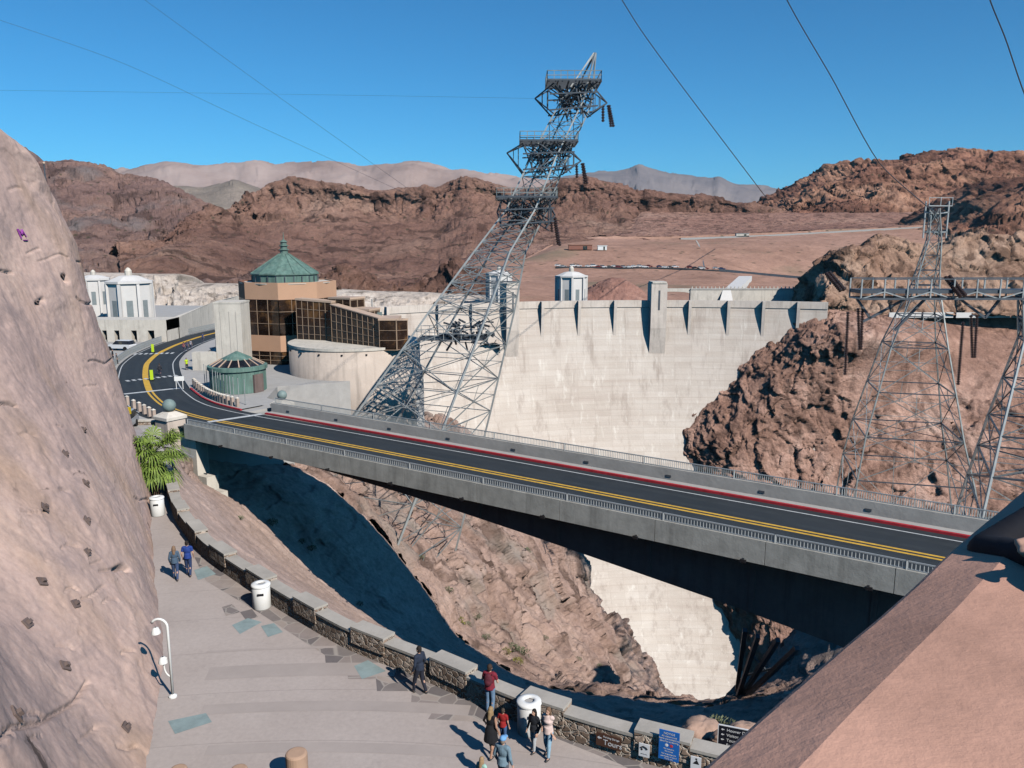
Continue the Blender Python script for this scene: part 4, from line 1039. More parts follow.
# ---- green round kiosk
kc = P(239, 392, 101.5); KZ = ZR
t = thing('round_kiosk', 'small round green copper kiosk with conical skylight roof beside the road', 'kiosk', (kc.x, 101.5, KZ))
kr = 3.45; kh = P(239, 370, 98).z-KZ; ka = P(239, 351, 101.5).z-KZ
mb = MB(); mb.lathe((0, 0, 0), [(kr, 0), (kr, kh)], 40); mb.build('drum_wall', 'copper', t)
mb = MB()
for k in range(40):
    a = 2*math.pi*k/40; mb.box((math.cos(a)*kr, math.sin(a)*kr, kh/2), (.06, .05, kh-.02), a)
mb.build('seam', 'copper', t)
mb = MB(); mb.lathe((0, 0, kh+.003), [(kr+.2, -.35), (kr+.25, -.33), (kr+.25, .12), (kr-.1, .2)], 40); mb.build('eave', 'copper', t)
r1_, z1_ = kr*.55, kh+.2+(ka-kh-.2)*.45
mb = MB(); mb.lathe((0, 0, kh+.205), [(kr-.12, 0), (r1_, z1_-kh-.2)], 16, cap=False); gl = mb.build('skylight', 'dark_glass', t)
mb = MB()
for k in range(16):
    a = 2*math.pi*k/16; mb.beam((math.cos(a)*(kr-.1), math.sin(a)*(kr-.1), kh+.22), (math.cos(a)*r1_, math.sin(a)*r1_, z1_+.02), .12)
mb.build('skylight_bar', 'frame_tan', gl)
mb = MB(); mb.lathe((0, 0, z1_+.004), [(r1_+.12, -.03), (.08, ka-z1_)], 16); mb.build('roof', 'copper', t)
mb = MB(); a = R(-28); mb.box((math.cos(a)*(kr-.05), math.sin(a)*(kr-.05), 1.15), (.5, 1.5, 2.3), a); mb.build('doorway', 'girder', t)

# spillway wall beyond the dam
t = thing('spillway_wall', 'long tan concrete spillway wall behind the right half of the dam crest', 'wall', tuple(P(740, 306, 300)))
so_ = P(740, 306, 300)
def sp(px, py, Y=300): return P(px, py, Y)-so_
a, b = sp(690, 290), sp(822, 290); zt, zb_ = sp(0, 289.5).z, sp(0, 312).z
mb = MB(); mb.box(((a.x+b.x)/2, 0, (zt+zb_)/2), (b.x-a.x, 2, zt-zb_)); mb.build('wall_body', 'concrete_pale', t)
mb = MB(); mb.box(((a.x+b.x)/2, 0, zt+.2), (b.x-a.x, 2.4, .4)); mb.build('coping', 'concrete', t)
for px in np.linspace(692, 820, 34): p = sp(px, 289); mb = MB(); mb.box((p.x, -.2, zt+.75), (.35, .35, .7)); mb.build('coping_post', 'concrete_pale', t)
for x0, x1, tilt in ((722, 730, 5), (797, 805, 2)):
    mb = MB(); p, q = sp(x0, 290), sp(x1, 290); mb.add([(p.x, -1.1, zt-.2), (q.x, -1.1, zt-.2), (q.x+tilt*.2, -5, zb_), (p.x-tilt*.6, -5, zb_), (p.x, -.9, zt-.2), (q.x, -.9, zt-.2), (q.x, -.9, zb_), (p.x, -.9, zb_)], [(0, 1, 2, 3)[::-1], (0, 3, 7, 4), (1, 5, 6, 2), (0, 4, 5, 1)]); mb.build('buttress', 'white_far', t)
mb = MB(); n = 10; x0, x1 = sp(661, 290).x, sp(690, 290).x
zc = sp(0, 293.5).z
vs = []
for i in range(n+1):
    x = x0+(x1-x0)*i/n; u = (i/n); zz = zc+(sp(0, 291.5).z-zc)*math.sqrt(max(0, 1-max(0, u*1.6-.6)**2))
    vs += [(x, -.6, zz), (x, -.6, zt+.4), (x, .6, zz), (x, .6, zt+.4)]
mb.add(vs, [(4*i, 4*i+4, 4*i+5, 4*i+1) for i in range(n)]+[(4*i+2, 4*i+6, 4*i+4, 4*i) for i in range(n)]+[(4*i+1, 4*i+5, 4*i+7, 4*i+3) for i in range(n)]); mb.build('arch_wall', 'concrete_pale', t)
# spillway chute leading up from the wall to the car park
mb = MB(); q = [P(722, 291, 330), P(737, 291, 330), P(752, 276, 455), P(739, 276, 455)]
mb.add(q+[p-Vector((0, 0, 3)) for p in q], [(0, 1, 2, 3), (0, 4, 5, 1), (1, 5, 6, 2), (3, 2, 6, 7), (0, 3, 7, 4)]); tag(mb.build('concrete_ramp', 'white_far'), 'pale concrete ramp rising from the spillway wall towards the parked cars', 'ramp')
# low white wall at the edge of the yard on the right bank
t = thing('yard_wall', 'long low white wall along the yard behind the right lattice tower', 'wall', tuple(P(950, 316, 262)))
yo = P(950, 316, 262)
for x0, x1 in ((889, 921), (923, 953), (956, 985), (987, 1010), (1012, 1045), (1048, 1090)):
    a, b = P(x0, 313.5, 256+(x0-889)*.03)-yo, P(x1, 313.5, 256+(x1-889)*.03)-yo; mb = MB(); c = (a+b)/2; d = b-a
    mb.box((c.x, c.y, c.z-.5), (d.xy.length, .5, 1.7), math.atan2(d.y, d.x)); mb.build('panel', 'white_far', t)
# ================================================================== LATTICE TOWERS
def corners(c, r, a): return [Vector(c)+Vector((math.cos(a+k*math.pi/2)*r, math.sin(a+k*math.pi/2)*r, 0)) for k in range(4)]
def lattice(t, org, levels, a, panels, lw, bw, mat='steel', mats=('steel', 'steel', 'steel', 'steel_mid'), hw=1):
    """levels: (centre, radius); panels: number of X panels in each section. Legs are parts, each face's bracing a part."""
    rings = []
    for k in range(len(levels)-1):
        (c0, r0), (c1, r1) = levels[k], levels[k+1]
        for j in range(panels[k]): f = j/panels[k]; rings.append(corners(c0.lerp(c1, f)-org, r0+(r1-r0)*f, a))
    rings.append(corners(levels[-1][0]-org, levels[-1][1], a)); n = len(rings)
    for q in range(4):
        mb = MB()
        for k in range(n-1): mb.beam(rings[k][q], rings[k+1][q], lw*(1-.45*k/n))
        mb.build('leg', mat, t)
        mb = MB(); p = (q+1) % 4
        for k in range(n-1):
            A, B_, C, D_ = rings[k][q], rings[k][p], rings[k+1][p], rings[k+1][q]; w = bw*(1-.4*k/n)
            mb.beam(A, C, w); mb.beam(B_, D_, w); (mb.beam(D_, C, w) if hw == 1 else MB().beam(D_, C, w*hw).build('strut', 'steel_dark', t))
            if (A-B_).length > 5:
                m = (A+B_+C+D_)/4; mb.beam((A+D_)/2, m, w*.7); mb.beam((B_+C)/2, m, w*.7); mb.beam(m, (C+D_)/2, w*.7)
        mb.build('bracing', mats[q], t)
    for k in range(2, n-1, 2):
        if (rings[k][0]-rings[k][2]).length > 4: mb = MB(); mb.beam(rings[k][0], rings[k][2], bw*.8); mb.beam(rings[k][1], rings[k][3], bw*.8); mb.build('cross_tie', 'steel_dark', t)
    return rings
def insulator(pts, r, parent=None, name='insulator_string', n=None):
    a, b = Vector(pts[0]), Vector(pts[1]); L = (b-a).length; k = n or max(5, int(L/.28)); ps = []; rs = []
    for i in range(k):
        for f, q in ((0., .35), (.35, 1.), (.65, 1.), (.99, .35)): ps.append(a.lerp(b, (i+f)/k)); rs.append(r*q)
    mb = MB(); mb.tube(ps, rs, 6); return mb.build(name, 'insulator', parent)

# --- leaning tower
YA = 100
ka_ = YA/115
cp = [(423, 416), (472, 312), (500, 252), (527, 210), (548, 160), (575, 105), (595, 53)]
cs = [P(x, y, YA) for x, y in cp]; d0 = (cs[0]-cs[1])/(cs[0].z-cs[1].z); bot = cs[0]+d0*(-25)
ta = thing('leaning_pylon', 'tall grey lattice power pylon leaning over the gorge behind the road bridge', 'power pylon', tuple(bot))
org = bot.copy()
lv = [(bot, 17.6*ka_), (cs[0], 10.5*ka_), (cs[1], 6.5*ka_), (cs[2], 3.9*ka_), (cs[3], 3.1*ka_), (cs[4], 2.7*ka_), (cs[5], 2.4*ka_), (cs[6], .15)]
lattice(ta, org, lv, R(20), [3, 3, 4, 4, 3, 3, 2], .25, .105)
def plat(c, half, dx):      # working platform: grating, dark frame under it, handrail
    c = c-org; m = MB()
    for f in np.linspace(-1, 1, 8): m.beam((c.x+dx-half, c.y+f*half*.85, c.z), (c.x+dx+half, c.y+f*half*.85, c.z), .16, .2)
    for f in np.linspace(-1, 1, 6): m.beam((c.x+dx+f*half, c.y-half*.85, c.z-.12), (c.x+dx+f*half, c.y+half*.85, c.z-.12), .14)
    o = m.build('platform', 'steel_dark', ta)
    m = MB()
    for sx in (-1, 1):
        for f in np.linspace(-1, 1, 5): m.beam((c.x+dx+sx*half, c.y+f*half*.85, c.z), (c.x+dx+sx*half, c.y+f*half*.85, c.z+1.0), .07)
        m.beam((c.x+dx+sx*half, c.y-half*.85, c.z+1.0), (c.x+dx+sx*half, c.y+half*.85, c.z+1.0), .08)
        for f in np.linspace(-1, 1, 9): m.beam((c.x+dx+f*half, c.y+sx*half*.85, c.z), (c.x+dx+f*half, c.y+sx*half*.85, c.z+1.0), .07)
        for z in (.5, 1.0): m.beam((c.x+dx-half, c.y+sx*half*.85, c.z+z), (c.x+dx+half, c.y+sx*half*.85, c.z+z), .08)
    m.build('handrail', 'steel_mid', o)
    m = MB(); rnd = random.Random(int(c.z*10))
    for i in range(46):
        p = Vector((c.x+dx+rnd.uniform(-1, 1)*half*.95, c.y+rnd.uniform(-.8, .8)*half, c.z-rnd.uniform(.1, .5)))
        q = Vector((c.x+dx+rnd.uniform(-1, 1)*half*.8, c.y+rnd.uniform(-.8, .8)*half, c.z-rnd.uniform(1.4, 4.2))); m.beam(p, q, .12)
    for z in (-1.5, -3.3):
        for sy in (-.7, .7): m.beam((c.x+dx-half*.9, c.y+sy*half, c.z+z), (c.x+dx+half*.9, c.y+sy*half, c.z+z*.85), .16)
    m.build('underframe', 'steel_dark', o)
def arm(base, tip, parent, w=.13):
    m = MB(); b = base-org; t_ = tip-org
    for dy in (-1.6, 1.6):
        for dz in (-.4, 3.0): m.beam(b+Vector((0, dy, dz)), t_, w)
        for f in (.3, .6): m.beam((b+Vector((0, dy, -.4))).lerp(t_, f), (b+Vector((0, dy, 3.))).lerp(t_, f), w*.7)
    m.build('crossarm', 'steel_dark', parent)
for (pc, pw, dxp, L, Rr, strings) in (
    ((571, 84), 3.6, .2, (535, 98.5), (607, 103), [((608, 105), (611, 127)), ((609, 105), (613.5, 127)), ((603, 105), (603, 122))]),
    ((543, 143), 3.9, .6, (507, 153), (581, 161), [((576.5, 163), (577, 178)), ((582, 163), (585, 184)), ((583, 163), (587, 184)), ((565, 165), (566, 173))]),
    ((524, 198), 4.2, .3, (497, 212), (555, 215), [((551, 217), (552, 232)), ((554, 217), (558, 245)), ((555, 217), (560, 246))])):
    pw *= ka_; c = P(*pc, YA); plat(c, pw, dxp); arm(c+Vector((-pw+1, 0, -3.2)), P(*L, YA), ta); arm(c+Vector((pw-1, 0, -3.2)), P(*Rr, YA), ta)
    for a, b in strings: insulator((P(*a, YA)-org, P(*b, YA)-org), .22, ta)
c = P(455, 338, YA)-org; m = MB()
for f in np.linspace(-2.2, 2.2, 7): m.beam((c.x-4.6, c.y+f, c.z), (c.x+4.2, c.y+f, c.z), .22, .12)
for f in np.linspace(-4.4, 4.0, 6): m.beam((c.x+f, c.y-2.3, c.z-.14), (c.x+f, c.y+2.3, c.z-.14), .15)
o = m.build('walkway', 'steel_dark', ta)
for sy in (-2.3, 2.3):
    m = MB(); m.beam((c.x-4.5, c.y+sy, c.z+1.3), (c.x+4.2, c.y+sy, c.z+1.3), .08)
    for sx in np.linspace(-4.5, 4.2, 9): m.beam((c.x+sx, c.y+sy, c.z), (c.x+sx, c.y+sy, c.z+1.3), .07)
    m.build('handrail', 'steel', o)
rnd = random.Random(3); m = MB()
for i in range(60): p = Vector((c.x+rnd.uniform(-1, 4.5), c.y+rnd.uniform(-2, 2), c.z+rnd.uniform(-.6, 2.2))); m.beam(p, p+Vector((rnd.uniform(-1, 1), rnd.uniform(-1, 1), rnd.uniform(-1.2, .6))), .2)
m.tube([(c.x-2, c.y, c.z+.4), (c.x+1.5, c.y, c.z+.2), (c.x+5, c.y, c.z+.5)], .22, 6); m.build('cable_bundle', 'steel_dark', ta)

# --- pale tower behind the gantry
YB = 135
tb = thing('lattice_pylon', 'pale steel lattice pylon rising behind the dark gantry on the right bank', 'power pylon', tuple(P(905, 560, YB)))
org = P(905, 560, YB)
k = YB/F
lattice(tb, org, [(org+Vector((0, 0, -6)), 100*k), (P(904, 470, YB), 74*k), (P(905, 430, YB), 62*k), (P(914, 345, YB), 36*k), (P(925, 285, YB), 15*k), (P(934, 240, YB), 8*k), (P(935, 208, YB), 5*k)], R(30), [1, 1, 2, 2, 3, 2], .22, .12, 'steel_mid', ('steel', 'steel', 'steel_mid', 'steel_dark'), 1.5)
m = MB(); q = P(935, 232, YB)-org
for dx in (-1.9, 1.9): m.beam(q+Vector((dx, 0, -1)), q+Vector((dx, 0, 5)), .2); m.beam(q+Vector((dx, 0, 0)), q+Vector((0, 0, 0)), .2); m.beam(q+Vector((dx, 0, 3.2)), q+Vector((0, 0, 3.0)), .2)
for sx in (-1.9, 0, 1.9): m.beam(q+Vector((sx, -1, 4.2)), q+Vector((sx, -1, 5.6)), .09)
m.beam(q+Vector((-1.9, -1, 5.5)), q+Vector((1.9, -1, 5.5)), .1); m.beam(q+Vector((-1.9, -1, 4.2)), q+Vector((1.9, -1, 4.2)), .16); m.build('crossarm', 'steel', tb)

# --- near tower with the long dark gantry
YC = 95
tc = thing('gantry_pylon', 'dark steel lattice pylon carrying a long horizontal gantry with hanging insulators', 'power pylon', tuple(P(1068, 620, YC)))
org = P(1068, 620, YC); k = YC/F
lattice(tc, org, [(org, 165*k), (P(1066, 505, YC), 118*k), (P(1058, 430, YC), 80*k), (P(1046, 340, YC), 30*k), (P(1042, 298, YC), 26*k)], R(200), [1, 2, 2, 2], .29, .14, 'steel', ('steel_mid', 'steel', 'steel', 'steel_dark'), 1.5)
gx0, gx1 = P(855, 298, YC), P(1150, 298, YC); zt_ = P(900, 278.5, YC).z; zm = P(900, 291, YC).z; zl_ = gx0.z
m = MB()
for dy in (-1.6, 1.6):
    m.beam(Vector((gx0.x, YC+dy, zl_))-org, Vector((gx1.x, YC+dy, zl_))-org, .24)
o = m.build('gantry_chord', 'steel_dark', tc)
m = MB(); m.box(((gx0.x+gx1.x)/2-org.x, 0, (zm-.0)-org.z), (gx1.x-gx0.x, 3., .42)); m.build('gantry_deck', 'steel_dark', tc)
m = MB()
xs_ = np.linspace(gx0.x, gx1.x, 14)
for i, x in enumerate(xs_):
    for dy in (-1.6, 1.6): m.beam(Vector((x, YC+dy, zl_))-org, Vector((x, YC+dy, zt_))-org, .15)
    m.beam(Vector((x, YC-1.6, zl_))-org, Vector((x, YC+1.6, zl_))-org, .15)
    if i < 13:
        m.beam(Vector((x, YC+1.6, zl_))-org, Vector((xs_[i+1], YC-1.6, zl_))-org, .12)
        m.beam(Vector((x, YC-1.6, zm))-org, Vector((xs_[i+1], YC-1.6, zl_-.0))-org, .12) if i % 2 else m.beam(Vector((x, YC-1.6, zl_))-org, Vector((xs_[i+1], YC-1.6, zm))-org, .12)
m.build('gantry_post', 'steel', tc)
m = MB()
for dy in (-1.6, 1.6): m.beam(Vector((gx0.x, YC+dy, zt_))-org, Vector((gx1.x, YC+dy, zt_))-org, .13)
m.build('gantry_handrail', 'steel_dark', tc)
m = MB()
for a, b in (((857, 299), (870, 318)), ((905, 299), (870, 318)), ((870, 318), (862, 322)), ((925, 299), (895, 330)), ((1000, 299), (985, 318)), ((960, 299), (985, 318))):
    m.beam(P(*a, YC)-org, P(*b, YC)-org, .26)
m.build('gantry_bracket', 'steel_dark', tc)
for a, b in (((858, 308), (859.5, 350)), ((862.5, 308), (861, 350)), ((971, 315), (972.5, 358)), ((977, 315), (974.5, 358)), ((848, 312), (845, 375)), ((963, 322), (958, 385))):
    insulator((P(*a, YC)-org, P(*b, YC)-org), .21, tc)
for a, b in (((945, 277), (961, 297)), ((949, 276), (965.5, 296)), ((826, 273), (841, 291)), ((829, 272), (844.5, 290))):
    insulator((P(*a, YC)-org, P(*b, YC-3)-org), .27, tc)

# raking struts under the bridge
for a, b, ya, yb in (((736, 702), (758, 636), 70, 60), ((738, 702), (778, 640), 70, 59), ((740, 702), (797, 648), 69, 58), ((737, 690), (745, 630), 70, 62)):
    mb = MB(); mb.beam(P(*a, ya)-bo, P(*b, yb)-bo, .36); mb.build('raking_strut', 'steel_dark', br)
mb = MB(); mb.beam(P(745, 676, 66)-bo, P(774, 668, 64)-bo, .16); mb.beam(P(752, 655, 63)-bo, P(768, 672, 65)-bo, .14); mb.build('strut_tie', 'steel_dark', br)

# power lines
def wire(name, pts, r, label, group=None):
    A = [P(*p) for p in pts]; n = 24; out = [Vector(q) for q in cr([tuple(p) for p in A], n)]
    mb = MB(); mb.tube(out, [r*max(.35, q.length/100.) for q in out], 5); return tag(mb.build(name, 'wire', None, True), label, 'power line', group)
wire('power_line', [(560, -120, 60), (622, 0, 78), (690, 97, 150), (768, 200, 560)], .05, 'long thin power line crossing the sky to the skyline left of the right mountain')
wire('power_line', [(740, -110, 55), (787, 0, 62), (832, 78, 85), (881, 165, 112), (936, 214, 135)], .055, 'power line running from the top edge down to the pale right pylon')
wire('power_line', [(960, -90, 50), (990, 0, 55), (1006, 40, 60), (1026, 98, 72), (1060, 180, 92)], .06, 'short steep power line at the top right corner of the sky')
wire('power_line', [(-160, 88, 260), (200, 93, 190), (400, 96, 150), (536, 98.5, 115)], .010, 'faint nearly level power line tied to the top arm of the leaning pylon')
wire('power_line', [(-60, 0, 380), (120, 62, 430), (250, 122, 520), (420, 200, 800)], .016, 'faint sloping power line in the upper left sky, the lower of two')
wire('power_line', [(90, -40, 380), (200, 40, 430), (300, 112, 520), (410, 190, 800)], .016, 'faint sloping power line in the upper left sky, the upper of two')

# ================================================================== DECK PARAPET (viewpoint) AND LEANING PERSON
def TN(t, n, z): return Vector((t*.70-n*.714, t*.714+n*.70, z))
pt_ = thing('deck_parapet', 'broad sloped pinkish tan concrete parapet at the bottom right corner', 'parapet', (0, 0, 0))
def extr(mb, prof, t0, t1, n=1):
    vs = []; m = len(prof)
    for i in range(n+1):
        t = t0+(t1-t0)*i/n
        vs += [TN(t, a, z) for a, z in prof]
    fs = [(i*m+k, i*m+(k+1) % m, (i+1)*m+(k+1) % m, (i+1)*m+k) for i in range(n) for k in range(m)]
    fs += [tuple(range(m-1, -1, -1)), tuple(range(n*m, n*m+m))]; mb.add(vs, fs)
Zc = CZ-.6
capn = .344
prof = [(-.36, Zc-1.06), (-.36, Zc-.03), (-.33, Zc), (capn, Zc), (capn+.104, Zc-.042), (capn+.112, Zc-.048), (capn+.116, Zc-.062), (capn+.116, Zc-1.3), (capn-.1, Zc-1.3)]
mb = MB(); extr(mb, prof, -4, 8.2, 240); o = mb.build('coping', 'parapet', pt_)
me = o.data; cov = np.zeros(len(me.vertices)*3, np.float32); me.vertices.foreach_get('co', cov); cov = cov.reshape(-1, 3)
cov += (np.stack([fbm(cov*2.2+k*7, 4, 200+k) for k in range(3)], -1)*.0045).astype(np.float32); me.vertices.foreach_set('co', cov.reshape(-1))
mb = MB(); extr(mb, [(-.1, .02), (-.1, Zc-1.305), (capn+.1, Zc-1.305), (capn+.1, .02)], -4, 8.2); mb.build('wall_body', 'parapet', pt_)
mb = MB(); extr(mb, [(-4.6, Zc-1.35), (-4.6, Zc-1.065), (-.365, Zc-1.065), (-.365, Zc-1.35)], -4, 8.2); mb.build('deck_floor', 'sidewalk', pt_)

def remesh_obj(name, mb, mat, parent, voxel, smooth=2):
    tmp = bpy.data.objects.new('tmp', mb.mesh('tmp', mat)); COL.objects.link(tmp)
    md = tmp.modifiers.new('r', 'REMESH'); md.mode = 'VOXEL'; md.voxel_size = voxel
    ms = tmp.modifiers.new('s', 'SMOOTH'); ms.factor = .5; ms.iterations = smooth
    dg = bpy.context.evaluated_depsgraph_get(); dg.update()
    me = bpy.data.meshes.new_from_object(tmp.evaluated_get(dg)); me.name = name
    td = tmp.data; bpy.data.objects.remove(tmp); bpy.data.meshes.remove(td)
    me.polygons.foreach_set('use_smooth', [True]*len(me.polygons))
    if not me.materials: me.materials.append(MATS[mat])
    o = bpy.data.objects.new(name, me); COL.objects.link(o)
    if parent is not None: o.parent = parent
    return o
def cap_(mb, a, b, ra, rb):
    a, b = Vector(a), Vector(b); mb.tube([a, a.lerp(b, .5), b], [ra, (ra+rb)/2, rb], 10); mb.ell(a, (ra, ra, ra), 10, 6); mb.ell(b, (rb, rb, rb), 10, 6)
def hand(mb, w, dirv, side, curl=.5):
    """palm and five fingers from wrist w along dirv; side: direction the thumb leaves."""
    d = Vector(dirv).normalized(); s = (Vector(side)-d*Vector(side).dot(d)).normalized(); nrm = d.cross(s)
    w = Vector(w); pl = w+d*.085
    for k in (-1, 0, 1): cap_(mb, w+s*k*.012, pl+s*k*.026, .018, .014)
    for k, L in zip((.036, .013, -.011, -.034), (.072, .082, .076, .060)):
        a = pl+s*k; b = a+d*L*.5+nrm*curl*L*.15; c = b+d*L*.45*(1-curl*.5)+nrm*curl*L*.45; cap_(mb, a, b, .0105, .0098); cap_(mb, b, c, .0098, .0085)
    a = w+d*.03+s*.03; b = a+(d*.6+s*.8)*.04; cap_(mb, a, b, .013, .0115); cap_(mb, b, b+(d*.9+s*.25+nrm*.2)*.035, .0115, .010)
skins = {'light': (.52, .31, .22), 'mid': (.42, .24, .16)}
for k_, v_ in skins.items(): M('skin_'+k_, v_, .55, .08, 6., obj=True)
def cloth(c): n = 'cloth_%02x%02x%02x' % tuple(int(min(255, x*255)) for x in c); return (M(n, c, .85, .18, 9., .25, obj=True), n)[1]
def person(label, loc, heading, H=1.72, shirt=(.1, .1, .1), sleeve='long', pants=(.1, .1, .15), short=False, hair=(.06, .04, .03), longhair=False, hat=None, pack=None, dress=None,
           stride=.12, arms=None, skin='light', shoes=(.05, .05, .05), lean=0., extra=None, women=False, group='visitors on the plaza'):
    k = H/1.75; t = thing('person', label, 'person', loc, heading, group)
    S_ = lambda v: Vector(v)*k
    hip = .085; sh = .165 if women else .185
    J = dict(pel=(0, 0, .95), waist=(0, .01+lean*.1, 1.12), chest=(0, .01+lean*.3, 1.30), neck=(0, lean*.4, 1.47), head=(0, .02+lean*.5, 1.62),
             hl=(-hip, 0, .92), hr=(hip, 0, .92), kl=(-hip-.01, stride*.55+.03, .50), kr=(hip+.01, -stride*.35+.04, .50), al=(-hip-.01, stride, .09), ar=(hip+.01, -stride, .10),
             sl=(-sh, lean*.35, 1.42), sr=(sh, lean*.35, 1.42), el=(-sh-.07, -.03, 1.14), er=(sh+.07, -.03, 1.14), wl=(-sh-.06, .09, .90), wr=(sh+.06, .09, .90))
    if arms: J.update(arms)
    J = {a: S_(b) for a, b in J.items()}
    def torso(mb, e):
        cw = .155 if women else .175
        mb.ell(J['pel'], ((.165+e)*k, (.115+e)*k, (.13+e)*k), 14, 8); mb.ell(J['waist'], ((.135+e)*k, (.10+e)*k, (.15+e)*k), 14, 8)
        mb.ell(J['chest'], ((cw+e)*k, (.115+e)*k, (.19+e)*k), 14, 8); cap_(mb, J['sl'].lerp(J['sr'], .12), J['sr'].lerp(J['sl'], .12), (.062+e)*k, (.062+e)*k)
        if women: mb.ell(J['chest']+Vector((0, .07*k, .0)), ((.12+e)*k, (.07+e)*k, .085*k), 12, 8)
    # body
    mb = MB(); torso(mb, 0)
    for s in 'lr':
        cap_(mb, J['h'+s], J['k'+s], .085*k, .056*k); cap_(mb, J['k'+s], J['a'+s], .056*k, .036*k)
        mb.ell(J['k'+s].lerp(J['a'+s], .3)+Vector((0, -.015, 0)), (.05*k, .055*k, .11*k)); cap_(mb, J['a'+s]-Vector((0, .01, .03)), J['a'+s]+Vector((0, .13, -.055))*k, .038*k, .028*k)
        cap_(mb, J['s'+s], J['e'+s], .048*k, .039*k); cap_(mb, J['e'+s], J['w'+s], .039*k, .027*k)
        hand(mb, J['w'+s], J['w'+s]-J['e'+s], Vector(((.3 if s == 'l' else -.3), 1, .1)), .6)
    cap_(mb, J['neck']-Vector((0, 0, .05*k)), J['head']-Vector((0, .01, .06*k)), .052*k, .048*k)
    hd = J['head']; mb.ell(hd+Vector((0, -.005, .02))*k, (.075*k, .092*k, .108*k), 16, 10); mb.ell(hd+Vector((0, .03, -.05))*k, (.055*k, .06*k, .065*k), 12, 8)
    cap_(mb, hd+Vector((0, .085, .01))*k, hd+Vector((0, .108, -.025))*k, .010*k, .015*k)
    for s in (-1, 1): mb.ell(hd+Vector((s*.076, -.01, -.01))*k, (.012*k, .02*k, .03*k), 8, 6)
    b = remesh_obj('body', mb, 'skin_'+skin, t, .0125)
    mb = MB()
    for s in (-1, 1): mb.ell(hd+Vector((s*.030, .084, .022))*k, (.012*k, .008*k, .008*k), 8, 6)
    mb.build('eyes', 'black', t)
    hm = cloth(hair); mb = MB()
    mb.ell(hd+Vector((0, -.022, .045))*k, (.088*k, .100*k, .098*k), 14, 8); mb.ell(hd+Vector((0, -.05, -.01))*k, (.082*k, .07*k, .09*k), 12, 8)
    if longhair:
        cap_(mb, hd+Vector((0, -.06, -.02))*k, hd+Vector((0, -.095, -.24))*k, .085*k, .07*k)
        for s in (-1, 1): cap_(mb, hd+Vector((s*.065, -.02, 0))*k, hd+Vector((s*.085, -.03, -.2))*k, .035*k, .03*k)
    remesh_obj('hair', mb, hm, t, .013)
    if hat:
        mb = MB(); mb.ell(hd+Vector((0, -.012, .06))*k, (.098*k, .112*k, .085*k), 16, 8); o = mb.build('cap', cloth(hat), t, True)
        mb = MB(); mb.ell(hd+Vector((0, .12, .055))*k, (.07*k, .075*k, .012*k), 12, 6); mb.build('brim', cloth(hat), o, True)
    # clothes
    sm = cloth(shirt); mb = MB()
    if dress:
        torso(mb, .018); mb.tube([J['waist'], J['pel'], J['pel']-Vector((0, 0, .35*k))], [.14*k, .19*k, .235*k], 14); remesh_obj('dress', mb, cloth(dress), t, .016)
    else:
        torso(mb, .020); mb.tube([J['waist'], J['pel']-Vector((0, 0, .06*k))], [.15*k, .175*k], 14)
        for s in 'lr':
            if sleeve != 'none': cap_(mb, J['s'+s], J['e'+s] if sleeve == 'long' else J['s'+s].lerp(J['e'+s], .55), .064*k, .055*k)
            if sleeve == 'long': cap_(mb, J['e'+s], J['e'+s].lerp(J['w'+s], .94), .055*k, .040*k)
        remesh_obj('shirt', mb, sm, t, .015)
    if pants:
        mb = MB(); mb.ell(J['pel']-Vector((0, 0, .02)), (.182*k, .13*k, .13*k), 14, 8)
        for s in 'lr':
            cap_(mb, J['h'+s], J['k'+s], .102*k, .074*k)
            if not short: cap_(mb, J['k'+s], J['k'+s].lerp(J['a'+s], .93), .074*k, .056*k)
        remesh_obj('trousers', mb, cloth(pants), t, .015)
    for s in 'lr':
        mb = MB(); a = J['a'+s]; cap_(mb, a+Vector((0, -.03, -.045))*k, a+Vector((0, .14, -.058))*k, .045*k, .034*k); remesh_obj('shoe', mb, cloth(shoes), t, .015)
    if pack:
        mb = MB(); mb.ell(J['chest']+Vector((0, -.17, -.03))*k, (.15*k, .095*k, .23*k), 14, 8); mb.ell(J['chest']+Vector((0, -.23, -.10))*k, (.11*k, .06*k, .11*k), 12, 8); o = remesh_obj('backpack', mb, cloth(pack), t, .016)
        mb = MB()
        for s in 'lr': sx = -1 if s == 'l' else 1; mb.tube([J['s'+s]*.6+J['neck']*.4+Vector((0, -.1, .0)), J['s'+s]*.6+J['neck']*.4+Vector((0, .05, .055)), J['chest']+Vector((sx*.10, .135, -.02))*k, J['waist']+Vector((sx*.13, -.08, .02))*k], .018*k, 6)
        mb.build('strap', cloth(pack), o)
    if extra: extra(t, J, k)
    return t
hd_ = lambda dx, dy: math.atan2(-dx, dy)      # heading so that local +y points along (dx,dy)
navy = (.03, .045, .10)
person('long-haired person in slate blue top and jeans walking up the plaza beside the cliff', G(176, 580, 0), hd_(-.3, 1), 1.66, (.07, .11, .16), 'long', (.05, .08, .16), hair=(.22, .14, .09), longhair=True, women=True, stride=.2)
person('dark-haired person in a royal blue shirt and navy trousers walking up the plaza', G(189, 576, 0), hd_(-.2, 1), 1.74, (.02, .05, .22), 'short', (.03, .05, .12), hair=(.02, .015, .012), stride=.16)
person('person in a dark navy jacket and black trousers walking alone along the stone wall', G(420, 693, 0), hd_(-.75, .55), 1.76, (.022, .03, .05), 'long', (.02, .022, .035), hair=(.02, .015, .012), stride=.2)
